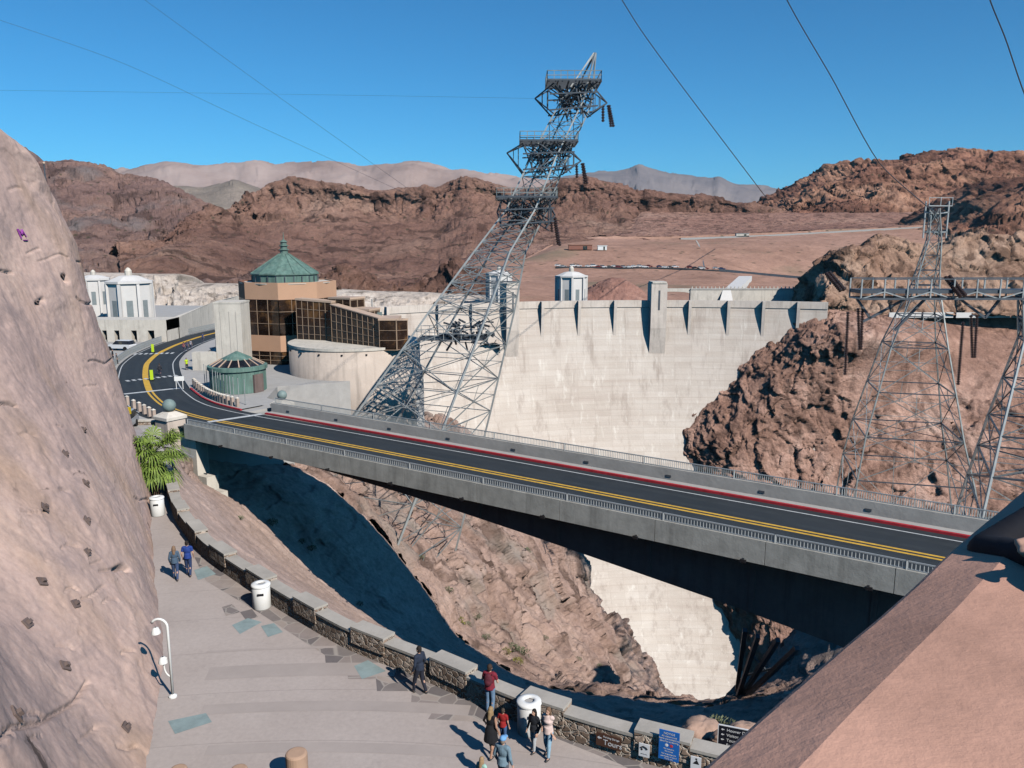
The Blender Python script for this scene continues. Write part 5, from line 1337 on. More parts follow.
person('person in a maroon shirt, backpack and blue jeans standing at the stone wall looking out', G(490, 713, 0), hd_(.35, .94), 1.76, (.20, .02, .035), 'short', (.15, .24, .36), hair=(.05, .03, .02), pack=(.10, .02, .03), stride=.03, arms=dict(el=(-.27, .02, 1.16), er=(.27, .02, 1.16), wl=(-.12, .24, 1.2), wr=(.12, .24, 1.2)))
person('woman with blond hair and a sleeveless black top holding a child by the hand', G(491, 757, 0), hd_(.55, .8), 1.68, (.012, .012, .014), 'none', (.02, .02, .024), short=True, hair=(.30, .20, .10), longhair=True, women=True, dress=(.012, .012, .014), stride=.15, skin='mid', arms=dict(el=(-.30, .03, 1.16), wl=(-.34, .18, .98)))
person('small child in a red checked shirt and blue trousers beside the woman in black', G(503, 744, 0), hd_(.4, .9), 1.22, (.30, .02, .02), 'short', (.06, .12, .25), hair=(.07, .05, .035), stride=.1)
person('person in a blue cap and grey-blue shirt at the bottom edge of the plaza', G(503, 792, 0), hd_(.5, .85), 1.76, (.17, .25, .30), 'long', (.10, .11, .13), hair=(.25, .2, .15), hat=(.16, .36, .62), stride=.12)
person('blond child in a mint green top at the bottom edge beside the blue cap', G(482, 800, 0), hd_(.6, .8), 1.35, (.35, .55, .47), 'short', (.2, .25, .35), hair=(.33, .22, .12), longhair=True, women=True, stride=.1)
person('woman with long brown hair, pale top and light blue jeans walking past the white bin', G(548, 757, 0), hd_(-.5, -.75), 1.66, (.68, .52, .46), 'short', (.30, .45, .55), hair=(.17, .10, .06), longhair=True, women=True, stride=.14, arms=dict(el=(.30, -.06, 1.17), wr=(.17, .08, 1.05)))
person('small person in a black jacket and pale trousers next to the woman in light jeans', G(534, 751, 0), hd_(-.6, -.7), 1.42, (.015, .017, .022), 'long', (.45, .46, .47), hair=(.015, .012, .01), longhair=True, stride=.12)
# far people by the road
vest = (.45, .62, .02)
person('worker in a bright yellow-green vest and dark trousers on the pavement left of the kiosk', G(187, 370, ZR+.14), hd_(.6, -.6), 1.8, vest, 'short', (.02, .022, .03), hair=(.02, .02, .02), group='people by the curved road')
person('person in dark clothes walking in the road before the dashed crosswalk', G(160, 376, ZR+.01), hd_(-.5, .8), 1.8, (.03, .03, .035), 'long', (.03, .03, .05), stride=.22, group='people by the curved road')
for k_, (x, y, c) in enumerate([(184, 352, (.25, .08, .1)), (187.5, 351, (.08, .08, .14)), (191, 349.5, (.3, .3, .34)), (203, 342, (.05, .07, .15))]):
    person(['person in a dull red top on the pavement by the low concrete wall', 'person in a navy top on the pavement by the low concrete wall', 'person in a pale grey top on the pavement by the low concrete wall', 'lone person in a blue top farthest up the pavement beside the road'][k_], G(x, y, ZR+.15), hd_(.3, .9), 1.72, c, 'short', (.05, .06, .1), group='people by the curved road')
for k_, (x, y, c) in enumerate([(113, 360, (.02, .02, .025)), (117, 364, (.10, .09, .09))]):
    person(['person in black standing by the roadside at the cliff edge', 'person in a dark grey top standing by the roadside near the cliff edge'][k_], G(x, y, ZR), hd_(.9, .2), 1.72, c, 'long', (.03, .03, .04), group='people by the curved road')

# person leaning on the deck parapet, only sleeve and fingers in the frame
base = TN(3.35, -.75, Zc-1.06)
pe = thing('person', 'person in a black jacket leaning on the tan parapet, only arm and fingers in view', 'person', tuple(base))
def loc_(p): return Vector(p)-base
el1 = P(984, 550, 1.56); SHF = Vector((.72, .72, 0)); sh1 = Vector((1.62, 1.36, CZ-.13))+SHF*.7; el2 = Vector((1.62, 1.55, CZ-.50))+SHF*.45; wr2 = P(1106, 549, 1.42); wr1 = P(1060, 560, 1.36)
chest = Vector((1.88, 1.30, CZ-.36))+SHF; pelv = Vector((2.12, 1.02, CZ-.72))+SHF; neck_ = Vector((1.70, 1.40, CZ-.10))+SHF; hd2 = Vector((1.62, 1.50, CZ+.06))+SHF
sh2 = Vector((1.86, 1.10, CZ-.22))+SHF; dF = TN(0, 1, 0)
mb = MB(); mb.ell(loc_(chest), (.17, .15, .2)); mb.ell(loc_(pelv), (.16, .14, .15)); cap_(mb, loc_(pelv), loc_(chest), .13, .14); cap_(mb, loc_(sh1), loc_(sh2), .06, .06)
cap_(mb, loc_(neck_)-Vector((0, 0, .08)), loc_(hd2), .055, .05); mb.ell(loc_(hd2)+Vector((0, 0, .02)), (.08, .09, .11), 14, 8)
for s in (-.09, .09):
    h_ = loc_(pelv)+Vector((s, s*.3, -.04)); kn = Vector((h_.x, h_.y, .48)); an = Vector((h_.x, h_.y, .08)); cap_(mb, h_, kn, .085, .055); cap_(mb, kn, an, .055, .036); cap_(mb, an, an+dF*.14-Vector((0, 0, .045)), .036, .028)
cap_(mb, loc_(sh1), loc_(el1), .040, .026); cap_(mb, loc_(el1), loc_(wr1), .026, .024); cap_(mb, loc_(sh2), loc_(el2), .042, .036); cap_(mb, loc_(el2), loc_(wr2), .036, .026)
fd = (P(1001, 551, 1.39)-wr2); hand(mb, loc_(wr2)+fd*.02, fd, Vector((0, 1, .3)), .25); hand(mb, loc_(wr1), wr1-el1, Vector((-.7, .7, 0)), .6)
remesh_obj('body', mb, 'skin_light', pe, .0075)
mb = MB(); mb.ell(loc_(chest), (.20, .18, .23)); mb.ell(loc_(pelv)+Vector((0, 0, .06)), (.18, .165, .16)); cap_(mb, loc_(pelv), loc_(chest), .155, .165); cap_(mb, loc_(sh1), loc_(sh2), .085, .085)
cap_(mb, loc_(sh1), loc_(el1), .060, .034); cap_(mb, loc_(el1), loc_(el1).lerp(loc_(wr1), .9), .034, .03); cap_(mb, loc_(sh2), loc_(el2), .07, .055); cap_(mb, loc_(el2), loc_(el2).lerp(loc_(wr2), .72), .055, .04)
remesh_obj('jacket', mb, cloth((.010, .011, .016)), pe, .012)
mb = MB()
for s in (-.09, .09): h_ = loc_(pelv)+Vector((s, s*.3, -.04)); kn = Vector((h_.x, h_.y, .48)); cap_(mb, h_, kn, .10, .075); cap_(mb, kn, Vector((h_.x, h_.y, .1)), .075, .058)
remesh_obj('trousers', mb, cloth((.03, .04, .07)), pe, .015)
mb = MB(); mb.ell(loc_(hd2)+Vector((.01, -.02, .05)), (.092, .10, .10), 14, 8); remesh_obj('hair', mb, cloth((.03, .02, .015)), pe, .014)
for s in (-.09, .09): mb = MB(); h_ = loc_(pelv)+Vector((s, s*.3, 0)); a = Vector((h_.x, h_.y, .045)); cap_(mb, a-dF*.03, a+dF*.15, .045, .036); remesh_obj('shoe', mb, cloth((.02, .02, .02)), pe, .015)

# ================================================================== PLAZA FURNITURE
def bin_(label, loc, s=1.):
    t = thing('litter_bin', label, 'litter bin', loc, R(-25), 'white litter bins on the plaza')
    mb = MB(); mb.lathe((0, 0, 0), [(.36*s, 0), (.38*s, .03), (.38*s, .95*s), (.36*s, .99*s)], 32); o = mb.build('drum', 'white_paint', t)
    for p_ in o.data.polygons: p_.use_smooth = len(p_.vertices) == 4
    mb = MB(); mb.lathe((0, 0, .991*s), [(.40*s, 0), (.41*s, .05*s), (.38*s, .09*s), (.26*s, .12*s), (.17*s, .12*s), (.15*s, .06*s)], 32, cap=False); mb.build('lid', 'white_paint', t, True)
    mb = MB(); mb.lathe((0, 0, 1.0*s), [(.16*s, 0), (.16*s, .05*s)], 20); mb.build('ash_tray', 'sidewalk', t)
    mb = MB(); a = R(-52); mb.box((math.cos(a)*.385*s, math.sin(a)*.385*s, .72*s), (.03, .26*s, .09*s), a); mb.build('slot', 'black', t)
bin_('white round litter bin by the people at the near end of the wall', G(529, 731, 0), 1.)
bin_('white round litter bin halfway along the stone wall', G(262, 607, 0), 1.)
bin_('white round litter bin below the palm tree', G(158, 515, 0), 1.0)
# lamp
lb = G(173, 697, 0); t = thing('lamp_post', 'slender white hooked lamp post with two lamps beside the cliff', 'lamp post', tuple(lb))
mb = MB(); mb.tube([(0, 0, 0), (0, 0, 2.6)]+[(-.28+.28*math.cos(a), 0, 2.6+.28*math.sin(a)) for a in np.linspace(.3, 2.6, 8)], .045, 10); mb.build('pole', 'white_paint', t, True)
mb = MB(); mb.lathe((0, 0, 0), [(.14, 0), (.14, .05), (.05, .12)], 12); mb.build('base', 'white_paint', t)
mb = MB(); mb.tube([(0, 0, .75)]+[(-.22*math.sin(a), 0, 1.15-.38*math.cos(a)) for a in np.linspace(.3, 2.6, 8)], .03, 8); mb.build('bracket', 'white_paint', t, True)
for x, z in ((-.40, 2.36), (-.24, 1.28)):
    mb = MB(); mb.lathe((x, 0, z), [(.03, .22), (.09, .2), (.15, .06), (.155, 0)], 14, cap=False); o = mb.build('lamp_shade', 'white_paint', t, True)
    mb = MB(); mb.ell((x, 0, z+.02), (.10, .10, .08), 10, 6); mb.build('globe', 'frame_tan', o, True)
# tan posts at the bottom edge
def post(label, loc, r, h):
    t = thing('round_post', label, 'post', loc, 0, 'tan posts at the bottom of the plaza')
    mb = MB(); mb.lathe((0, 0, 0), [(r, 0), (r, h-.06), (r-.02, h-.02), (r-.07, h)], 24); o = mb.build('shaft', 'post_tan', t)
    mb = MB(); mb.lathe((0, 0, 0), [(r+.06, 0), (r+.06, .08)], 24); mb.build('foot', 'sidewalk', t)
post('thick round tan post right of the others at the bottom edge of the plaza', G(298, 785, 0), .31, 1.05)
post('round tan post in the middle of the three at the bottom edge', G(241, 800, 0), .24, 1.0)
post('round tan post nearest the cliff at the bottom edge', G(181, 800, 0), .24, 1.0)

# signs
def txt(s, size, mat, parent, loc, name='lettering', align='LEFT'):
    cu = bpy.data.curves.new('txt', 'FONT'); cu.body = s; cu.size = size; cu.align_x = align; cu.extrude = .002
    tmp = bpy.data.objects.new('tmp', cu); COL.objects.link(tmp); dg = bpy.context.evaluated_depsgraph_get(); dg.update()
    me = bpy.data.meshes.new_from_object(tmp.evaluated_get(dg)); bpy.data.objects.remove(tmp); bpy.data.curves.remove(cu)
    me.materials.clear(); me.materials.append(MATS[mat]); o = bpy.data.objects.new(name, me); COL.objects.link(o); o.parent = parent; o.location = loc; o.rotation_euler = (math.pi/2, 0, 0); return o
M('sign_brown', (.075, .035, .022), .5, .05, 3.); M('sign_blue', (.015, .13, .44), .45, .06, 3.); M('sign_cyan', (.10, .36, .50), .5, .1, 3.); M('sign_black', (.012, .013, .02), .5, .05, 3.); M('sign_white', (.72, .72, .72), .5, .04, 3.); M('sign_red', (.5, .05, .06), .5, .05, 3.); M('sign_yellow', (.62, .42, .02), .5, .05, 3.)
M('vest', (.45, .62, .02), .6, .05, 3.)
def wall_at(px):
    best = None
    for t in np.linspace(5, 12, 337):
        p = Vector(wall_pt(t)); ax = p.y*math.cos(PITCH)-(.6-CZ)*math.sin(PITCH); e = abs(512+F*p.x/ax-px)
        if best is None or e < best[0]: best = (e, t)
    return best[1]
def board(name, label, px, z0, z1, w, mat, off=.05, tilt=0):
    t_ = wall_at(px); p = Vector(wall_pt(t_)); d, nn = wall_n(t_); rz = math.atan2(d.y, d.x)
    q = p-nn*off; t = thing(name, label, 'sign', (q.x, q.y, z0), rz)
    mb = MB(); mb.box((0, .0, (z1-z0)/2), (w, .03, z1-z0)); mb.build('panel', mat, t); return t, z1-z0
t, h = board('wall_sign', 'brown sign reading Tours with a left arrow on the stone wall', 610, .24, .66, .80, 'sign_brown', .09)
txt('Tours', .25, 'sign_white', t, (-.17, -.018, .08)); txt('Parking Garage', .085, 'sign_white', t, (-.17, -.018, .31))
def arrow(parent, x, z, s, mat='sign_white', y=-.019):
    mb = MB(); mb.add([(x-s, y, z), (x, y, z+s*.8), (x, y, z+s*.3), (x+s, y, z+s*.3), (x+s, y, z-s*.3), (x, y, z-s*.3), (x, y, z-s*.8)], [(6, 5, 4, 3, 2, 1, 0)][::1]); o = mb.build('arrow', mat, parent); return o
arrow(t, -.29, .27, .07)
t, h = board('wall_sign', 'small white pictogram sign on the stone wall left of the blue sign', 646, .30, .72, .32, 'sign_white', .12)
mb = MB(); mb.tube([(-.10, -.02, .29), (-.03, -.02, .34), (.06, -.02, .31), (.10, -.02, .26)], .02, 6); mb.ell((-.07, -.02, .24), (.03, .008, .04)); mb.build('pictogram', 'black', t)
txt('KEEP OFF WALL', .028, 'black', t, (0, -.018, .08), align='CENTER')
t, h = board('wall_sign', 'tall blue notice board with white text on the stone wall', 669, .42, 1.36, .60, 'sign_blue', .16)
for k_, (s_, z) in enumerate([('NOTICE', .83), ('All visitors and', .74), ('items are subject to', .66), ('security screening', .58)]): txt(s_, .075 if k_ else .09, 'sign_white', t, (0, -.018, z), align='CENTER')
mb = MB(); mb.ell((-.07, -.016, .48), (.05, .006, .05), 12, 8); mb.build('emblem', 'sign_white', t); mb = MB(); mb.ell((.07, -.016, .48), (.05, .006, .05), 12, 8); mb.build('emblem', 'sign_red', t)
for k_, (s_, z) in enumerate([('No weapons', .35), ('No knives', .27), ('No large bags are', .18), ('permitted on tours', .10), ('Thank you', .03)]): txt(s_, .06, 'sign_white', t, (0, -.018, z), align='CENTER')
t, h = board('wall_sign', 'small white sign with a black figure symbol right of the blue sign', 696, .30, .72, .30, 'sign_white', .12)
mb = MB(); mb.add([(-.09, -.019, .20), (.10, -.019, .20), (.03, -.019, .34)], [(0, 1, 2)]); mb.ell((.01, -.018, .36), (.03, .006, .03)); mb.build('pictogram', 'black', t)
t, h = board('wall_sign', 'pale blue sign low on the stone wall by the tan parapet', 722, .26, .62, .62, 'sign_cyan', .12)
for z in (.24, .15, .06): txt('Hoover Dam Tours', .065, 'sign_white', t, (0, -.018, z), align='CENTER')
p = P(735, 738.5, 22.6); t = thing('direction_sign', 'black direction sign with four white lines and arrows behind the wall coping', 'sign', tuple(p), R(-20))
mb = MB(); mb.box((0, 0, 0), (1.0, .04, .72)); mb.build('panel', 'sign_black', t)
mb = MB()
for a, b, c_, d_ in ((-.51, -.37, .51, -.37), (-.51, .37, .51, .37), (-.51, -.37, -.51, .37), (.51, -.37, .51, .37)): mb.beam((a, 0, b), (c_, 0, d_), .035)
mb.build('frame', 'sign_white', t)
mb = MB()
for x in (-.4, .4): mb.beam((x, .05, .3), (x, .05, -1.8), .06)
mb.build('post', 'steel', t)
for k_, s_ in enumerate(['Hoover Dam', 'Visitor Center', 'Tours', 'Food & Gifts']): txt(s_, .135, 'sign_white', t, (-.26, -.024, .20-.17*k_)); (arrow(t, -.38, .245-.17*k_, .05, y=-.026) if k_ < 3 else None)

# ================================================================== PALM
pb = G(152, 500, 0); pb = Vector((pb.x-.2, pb.y+1.0, -.1)); t = thing('palm_tree', 'bushy green fan palm between the cliff and the gate pillar', 'palm tree', tuple(pb))
rnd = random.Random(5)
mb = MB(); mb.tube([(0, 0, 0), (.03, 0, .8), (-.02, .03, 1.7), (.0, .0, 2.75)], [.24, .20, .19, .2], 12); mb.build('trunk', 'bark', t)
def frond(mb, az, el, L, fan, droop):
    c0 = Vector((0, 0, 2.7)); d = Vector((math.cos(az)*math.cos(el), math.sin(az)*math.cos(el), math.sin(el)))
    pts = [c0+d*L*f-Vector((0, 0, droop*f*f*L*.55)) for f in (0, .33, .66, 1)]; mb.tube(pts, [.022, .018, .014, .012], 4)
    e = pts[-1]; dd = (pts[-1]-pts[-2]).normalized(); sd = dd.cross(Vector((0, 0, 1))).normalized(); up = sd.cross(dd)
    for i in range(17):
        a = (i/16-.5)*R(205); w = fan*(1-.18*abs(a))*rnd.uniform(.86, 1.05); v = dd*math.cos(a)+sd*math.sin(a); s2 = (sd*math.cos(a)-dd*math.sin(a))*.046
        m_ = e+v*w*.55+up*.05*math.cos(i*math.pi); tip = e+v*w-Vector((0, 0, w*rnd.uniform(.2, .5)))
        mb.add([e, m_-s2, tip, m_+s2], [(0, 1, 2, 3)])
mb = MB(); mb2 = MB()
for i in range(66): frond(mb, rnd.uniform(0, 6.28), R(rnd.uniform(-28, 68)), rnd.uniform(.95, 1.75), rnd.uniform(.85, 1.25), rnd.uniform(.3, .9))
for i in range(22): frond(mb2, rnd.uniform(0, 6.28), R(rnd.uniform(-75, -42)), rnd.uniform(.6, 1.), rnd.uniform(.6, .85), .4)
mb.build('crown', 'palm', t); mb2.build('dry_skirt', 'palm_dry', t)

# ================================================================== ROADSIDE ITEMS
def bollard_mesh():
    mb = MB(); mb.box((0, 0, .5), (.34, .34, 1.0)); a = mb.mesh('bollard_shaft', 'bollard')
    mb = MB(); mb.add([(-.2, -.2, 1.002), (.2, -.2, 1.002), (.2, .2, 1.002), (-.2, .2, 1.002), (0, 0, 1.16)], [(3, 2, 1, 0), (0, 1, 4), (1, 2, 4), (2, 3, 4), (3, 0, 4)]); b = mb.mesh('bollard_cap', 'concrete_pale'); return a, b
ba, bb = bollard_mesh()
def bollard(loc, label, group):
    t = thing('bollard', label, 'bollard', loc, R(-35), group)
    for n_, me in (('shaft', ba), ('cap', bb)): o = bpy.data.objects.new(n_, me); COL.objects.link(o); o.parent = t
for x, y in ((127.5, 405), (134, 409), (139.5, 411.5), (144.5, 414), (149.5, 416.5), (154, 419)):
    bollard(G(x, y, ZR), 'square tan bollard in the short row between the cliff and the near gate pillar', 'tan bollards by the near side of the road')
ks = [i for i in range(100, 153, 3)]
for i in ks:
    q = RC[i]+NN[i]*5.35; bollard((q[0], q[1], ZR+.14), 'square bollard in the long curved row along the red kerb before the kiosk', 'bollards along the red kerb')
mbp = MB(); mbp.tube([(0, 0, 0), (0, 0, 3.0)], .045, 6); pm = mbp.mesh('pole_shaft', 'steel'); mbp = MB(); mbp.lathe((0, 0, 0), [(.1, 0), (.1, .05)], 10); pf = mbp.mesh('pole_foot', 'steel_dark')
for i in range(101, 150, 4):
    q = RC[i]+NN[i]*6.6; t = thing('slim_pole', 'slim grey pole in the row between the curved kerb and the kiosk', 'pole', (q[0], q[1], ZR+.14), 0, 'slim poles before the kiosk')
    for n_, me in (('shaft', pm), ('foot', pf)): o = bpy.data.objects.new(n_, me); COL.objects.link(o); o.parent = t
for (x, y), lb_ in zip(((153, 353), (152, 381)), ('yellow-green crossing marker on the road centre line, the farther one', 'yellow-green crossing marker on the road centre line, the nearer one')):
    p = G(x, y, ZR); t = thing('crossing_marker', lb_, 'road marker', (p.x, p.y, ZR+.01), R(15)); mb = MB(); mb.box((0, 0, .85), (.42, .06, 1.35)); mb.build('panel', 'vest', t); mb = MB(); mb.box((0, 0, .09), (.6, .4, .16)); mb.build('base', 'black', t)
p = G(180, 390, ZR); t = thing('notice_board', 'small white notice board on two legs at the start of the bollard row', 'sign', (p.x, p.y, ZR+.14), R(10)); mb = MB(); mb.box((0, 0, 1.35), (1.2, .06, .6)); mb.build('panel', 'white_paint', t)
for x in (-.4, .4): mb = MB(); mb.beam((x, 0, 0), (x, 0, 1.05), .07); mb.build('leg', 'white_paint', t)
p = G(127, 428, ZR+.2); p = Vector((p.x, p.y, ZR)); t = thing('crossing_signal', 'yellow and black signal head on a white post at the cliff edge', 'signal', tuple(p)); mb = MB(); mb.tube([(0, 0, 0), (0, 0, 1.5)], .14, 8); mb.build('post', 'white_paint', t)
mb = MB(); mb.box((0, 0, 2.0), (.95, .4, .7)); mb.build('head', 'sign_yellow', t); mb = MB(); mb.box((0, -.22, 2.05), (.35, .05, .6)); mb.build('lens', 'black', t)

# railing on the cliff side of the curve
t = thing('road_railing', 'pale blue-grey metal railing along the outer side of the curved road', 'railing', tuple(RC[210])); t.location = (0, 0, 0)
for k in range(160, 284, 8):
    mb = MB()
    for i in range(k, min(k+8, 284)):
        a = Vector(RC[i]-NN[i]*4.4)+Vector((0, 0, ZR)); b = Vector(RC[i+1]-NN[i+1]*4.4)+Vector((0, 0, ZR))
        for z in (.25, .6, 1.05): mb.beam(a+Vector((0, 0, z)), b+Vector((0, 0, z)), .07)
        for f in (0, .25, .5, .75): q = a.lerp(b, f); mb.beam(q, q+Vector((0, 0, 1.05)), .06)
    mb.build('rail_panel', 'rail_blue', t)

# ---- vehicles
def car(label, loc, rz, paint, kind='car', group=None, parts=True, cache={}):
    t = thing('parked_car' if kind != 'pickup' else 'pickup_truck', label, 'car' if kind != 'pickup' else 'pickup truck', loc, rz, group)
    key = (kind, paint)
    if key not in cache:
        L, W = (4.5, 1.8) if kind == 'car' else (5.4, 1.95); z0 = .35
        if kind == 'car': side = [(-L/2, z0), (L/2, z0), (L/2, .72), (L/2-.9, .90), (L*.14, .95), (-L/2+.25, .98), (-L/2, .8)]; cab = [(L*.18, .94), (L*.04, 1.42), (-L*.28, 1.44), (-L*.43, .97)]
        elif kind == 'suv': L = 4.8; side = [(-L/2, .4), (L/2, .4), (L/2, .9), (L/2-.9, 1.05), (L*.17, 1.08), (-L/2+.1, 1.1), (-L/2, .9)]; cab = [(L*.2, 1.07), (L*.08, 1.7), (-L*.43, 1.72), (-L*.49, 1.09)]
        else: side = [(-L/2, .5), (L/2, .5), (L/2, 1.0), (L/2-1.1, 1.15), (L*.12, 1.15), (-L/2, 1.12)]; cab = [(L*.17, 1.14), (L*.06, 1.8), (-L*.16, 1.82), (-L*.20, 1.13)]
        def ext(mb, pr, w0, w1=None):
            n = len(pr); w1 = w1 or w0; zs = [z for _, z in pr]; zm = min(zs); zx = max(zs)
            wy = lambda z: w0+(w1-w0)*((z-zm)/(zx-zm+1e-6))
            vs = [(x, -wy(z)/2, z) for x, z in pr]+[(x, wy(z)/2, z) for x, z in pr]; mb.add(vs, [tuple(range(n)), tuple(range(2*n-1, n-1, -1))]+[(i, n+i, n+(i+1) % n, (i+1) % n) for i in range(n)])
        b = MB(); ext(b, side, W); c = MB(); ext(c, cab, W*.94, W*.76); g_ = MB()
        roof = MB(); xs_c = [x for x, z in cab]; zr = max(z for x, z in cab); roof.box(((cab[1][0]+cab[2][0])/2, 0, zr+.012), (cab[1][0]-cab[2][0]+.06, W*.74, .045))
        wh = []
        for x in (-L*.31, L*.31):
            for y in (-W/2+.08, W/2-.08):
                m = MB(); n = 14; r = .33 if kind == 'car' else .38; vs = [(x+math.cos(2*math.pi*i/n)*r, y+s*.11, r+math.sin(2*math.pi*i/n)*r) for s in (-1, 1) for i in range(n)]
                m.add(vs, [tuple(range(n)), tuple(range(2*n-1, n-1, -1))]+[(i, n+i, n+(i+1) % n, (i+1) % n) for i in range(n)]); wh.append(m.mesh('wheel', 'rubber'))
        lamps = MB(); [lamps.box((L/2+.005, y, .75 if kind == 'car' else .9), (.03, .35, .14)) for y in (-.6, .6)]
        cache[key] = [('body', b.mesh('body', paint)), ('cabin', c.mesh('cabin', 'dark_glass')), ('roof', roof.mesh('roof', paint))]+[('wheel', w_) for w_ in wh]+[('headlights', lamps.mesh('headlights', 'white_paint'))]
        if kind == 'pickup':
            bd = MB(); bd.box((-L*.35, 0, 1.14), (L*.26, W*.8, .03)); cache[key].append(('cargo_bed', bd.mesh('bed', 'black')))
    for n_, me in cache[key]:
        o = bpy.data.objects.new(n_, me); COL.objects.link(o); o.parent = t
    return t
paints = {'white': (.75, .75, .74), 'silver': (.40, .41, .42), 'black': (.015, .015, .018), 'dark grey': (.07, .07, .075), 'dark red': (.16, .02, .02), 'dark blue': (.02, .035, .10)}
for k_, c_ in paints.items(): M('paint_'+k_, c_, .3, .03, 1., 0, .1, .5, obj=True)
car('white off-road car parked by the outer bend of the road before the viaduct', G(121, 350, ZR), R(170), 'paint_white', 'suv')
p = G(124, 432, ZR); car('grey car half hidden between the cliff and the palm', (p.x-.6, p.y+1, ZR), R(-80), 'paint_silver', 'suv')
bf = BENCH.reshape(-1, 3)
def bench_at(px, py, Y):
    p = P(px, py, Y); k = np.argmin((bf[:, 0]-p.x)**2+(bf[:, 1]-p.y)**2); return Vector((p.x, p.y, float(bf[k, 2])))
# road strips on the bench
def strip(name, pts, wdt, mat, zo=.15):
    q = [bench_at(*p) for p in pts]; mb = MB()
    c3 = cr([tuple(v) for v in q], 60); vs = []
    for v in c3: vs += [(v[0], v[1]-wdt/2, v[2]+zo), (v[0], v[1]+wdt/2, v[2]+zo), (v[0], v[1]-wdt/2, v[2]-3)]
    mb.add(vs, [(3*i, 3*i+3, 3*i+4, 3*i+1) for i in range(59)]+[(3*i+2, 3*i+5, 3*i+3, 3*i) for i in range(59)]); struct(mb.build(name, mat)); return c3
ROW = [(556, 266.5, 520), (600, 267, 520), (640, 267.5, 520), (680, 269, 518), (715, 270, 515), (760, 275, 510), (835, 284, 500)]
c3 = strip('far_road', ROW, 9, 'asphalt', .5)
L_ = 0; rnd = random.Random(11)
for x in np.arange(558, 728, 5.1):
    if rnd.random() < .12: continue
    xx = x+rnd.uniform(-.6, .6); y = np.interp(xx, [r[0] for r in ROW], [r[1] for r in ROW]); Yc = 519+rnd.choice((-2.4, 2.2))
    p = bench_at(xx, y, Yc); cn = rnd.choice(list(paints)+['white', 'white', 'silver', 'white'])
    car(f'{cn} car in the long row parked on the dirt bench beyond the dam', (p.x, p.y, p.z+.55), rnd.uniform(-.1, .1), 'paint_'+cn, rnd.choice(('car', 'suv')), 'cars parked on the far bench')
g_ = thing('guard_wall', 'long dark guard wall on the bench road right of the parked cars', 'wall', tuple(c3[45]))
for k in range(40, 59):
    mb = MB(); a, b = Vector(c3[k])-Vector(c3[45]), Vector(c3[k+1])-Vector(c3[45]); mb.beam(a+Vector((0, -4.6, .8)), b+Vector((0, -4.6, .8)), .4, 1.6); mb.build('wall_panel', 'steel_dark', g_)
strip('upper_road', [(680, 240, 706), (720, 238.5, 706), (790, 235, 706), (880, 230, 706), (1024, 223, 706)], 6, 'sidewalk', .8)
strip('dirt_track', [(696, 246, 690), (699, 254, 610), (704, 266, 532)], 5, 'concrete_pale', .3)
# service shed and trailers on the bench
def shed(name, label, cat, px, py, Y, w, d, h, mat, roofmat, rz=0):
    p = bench_at(px, py, Y); t = thing(name, label, cat, (p.x, p.y, p.z+.2), rz); mb = MB(); mb.box((0, 0, h/2), (w, d, h)); mb.build('wall', mat, t)
    mb = MB(); mb.prism([(-w/2-.3, -d/2-.3), (w/2+.3, -d/2-.3), (w/2+.3, d/2+.3), (-w/2-.3, d/2+.3)], h+.003, h+.35); mb.build('roof', roofmat, t)
    mb = MB(); mb.box((w*.2, -d/2-.02, h*.42), (w*.18, .06, h*.8)); mb.build('door', 'dark_glass', t)
shed('site_building', 'long low red-brown shed on the bench above the parked cars', 'shed', 580, 255, 590, 17, 5, 3.2, 'brick_red', 'red_or_shaded_panel')
shed('box_trailer', 'white box trailer at the right end of the red-brown shed', 'trailer', 602, 254, 586, 6.5, 3, 3.0, 'white_paint', 'white_paint')
shed('site_hut', 'small pale hut on the bench road below the skyline gap', 'hut', 742, 213+24, 705, 11, 4, 2.6, 'concrete_pale', 'sidewalk')

# flag
fp = P(47.5, 200, 110); zt_ = P(47.5, 164, 110).z; t = thing('flagpole', 'tall thin flagpole with a limp striped flag behind the cliff', 'flagpole', (fp.x, 110, ZR))
mb = MB(); mb.tube([(0, 0, 0), (0, 0, zt_-ZR)], [.16, .09], 8); mb.build('pole', 'steel_dark', t); mb = MB(); mb.ell((0, 0, zt_-ZR+.12), (.18, .18, .18)); mb.build('finial', 'frame_tan', t)
fl = tag(bpy.data.objects.new('flag', None), 'limp red white and blue flag hanging on the flagpole', 'flag'); COL.objects.link(fl); fl.location = (fp.x, 110, P(47, 181, 110).z); 
M('flag_red', (.42, .04, .05), .8, .1, 3.); M('flag_blue', (.03, .05, .2), .8, .1, 3.); M('flag_white', (.65, .62, .6), .8, .06, 3.)
mb = MB(); n = 12
for i in range(13):
    mb.cur = 1 if i % 2 else 0
    for j in range(n):
        def fpnt(u, v): return Vector((-.1-.75*u*(.6+.3*v)-.1, .22*math.sin(u*9+v*3)*u, -v*2.6-u*1.2))
        if i < 7 and j < 5: mb.cur = 2
        else: mb.cur = 1 if i % 2 else 0
        mb.quad(fpnt(j/n, i/13), fpnt(j/n, (i+1)/13), fpnt((j+1)/n, (i+1)/13), fpnt((j+1)/n, i/13))
mb.build('cloth', ['flag_red', 'flag_white', 'flag_blue'], fl)

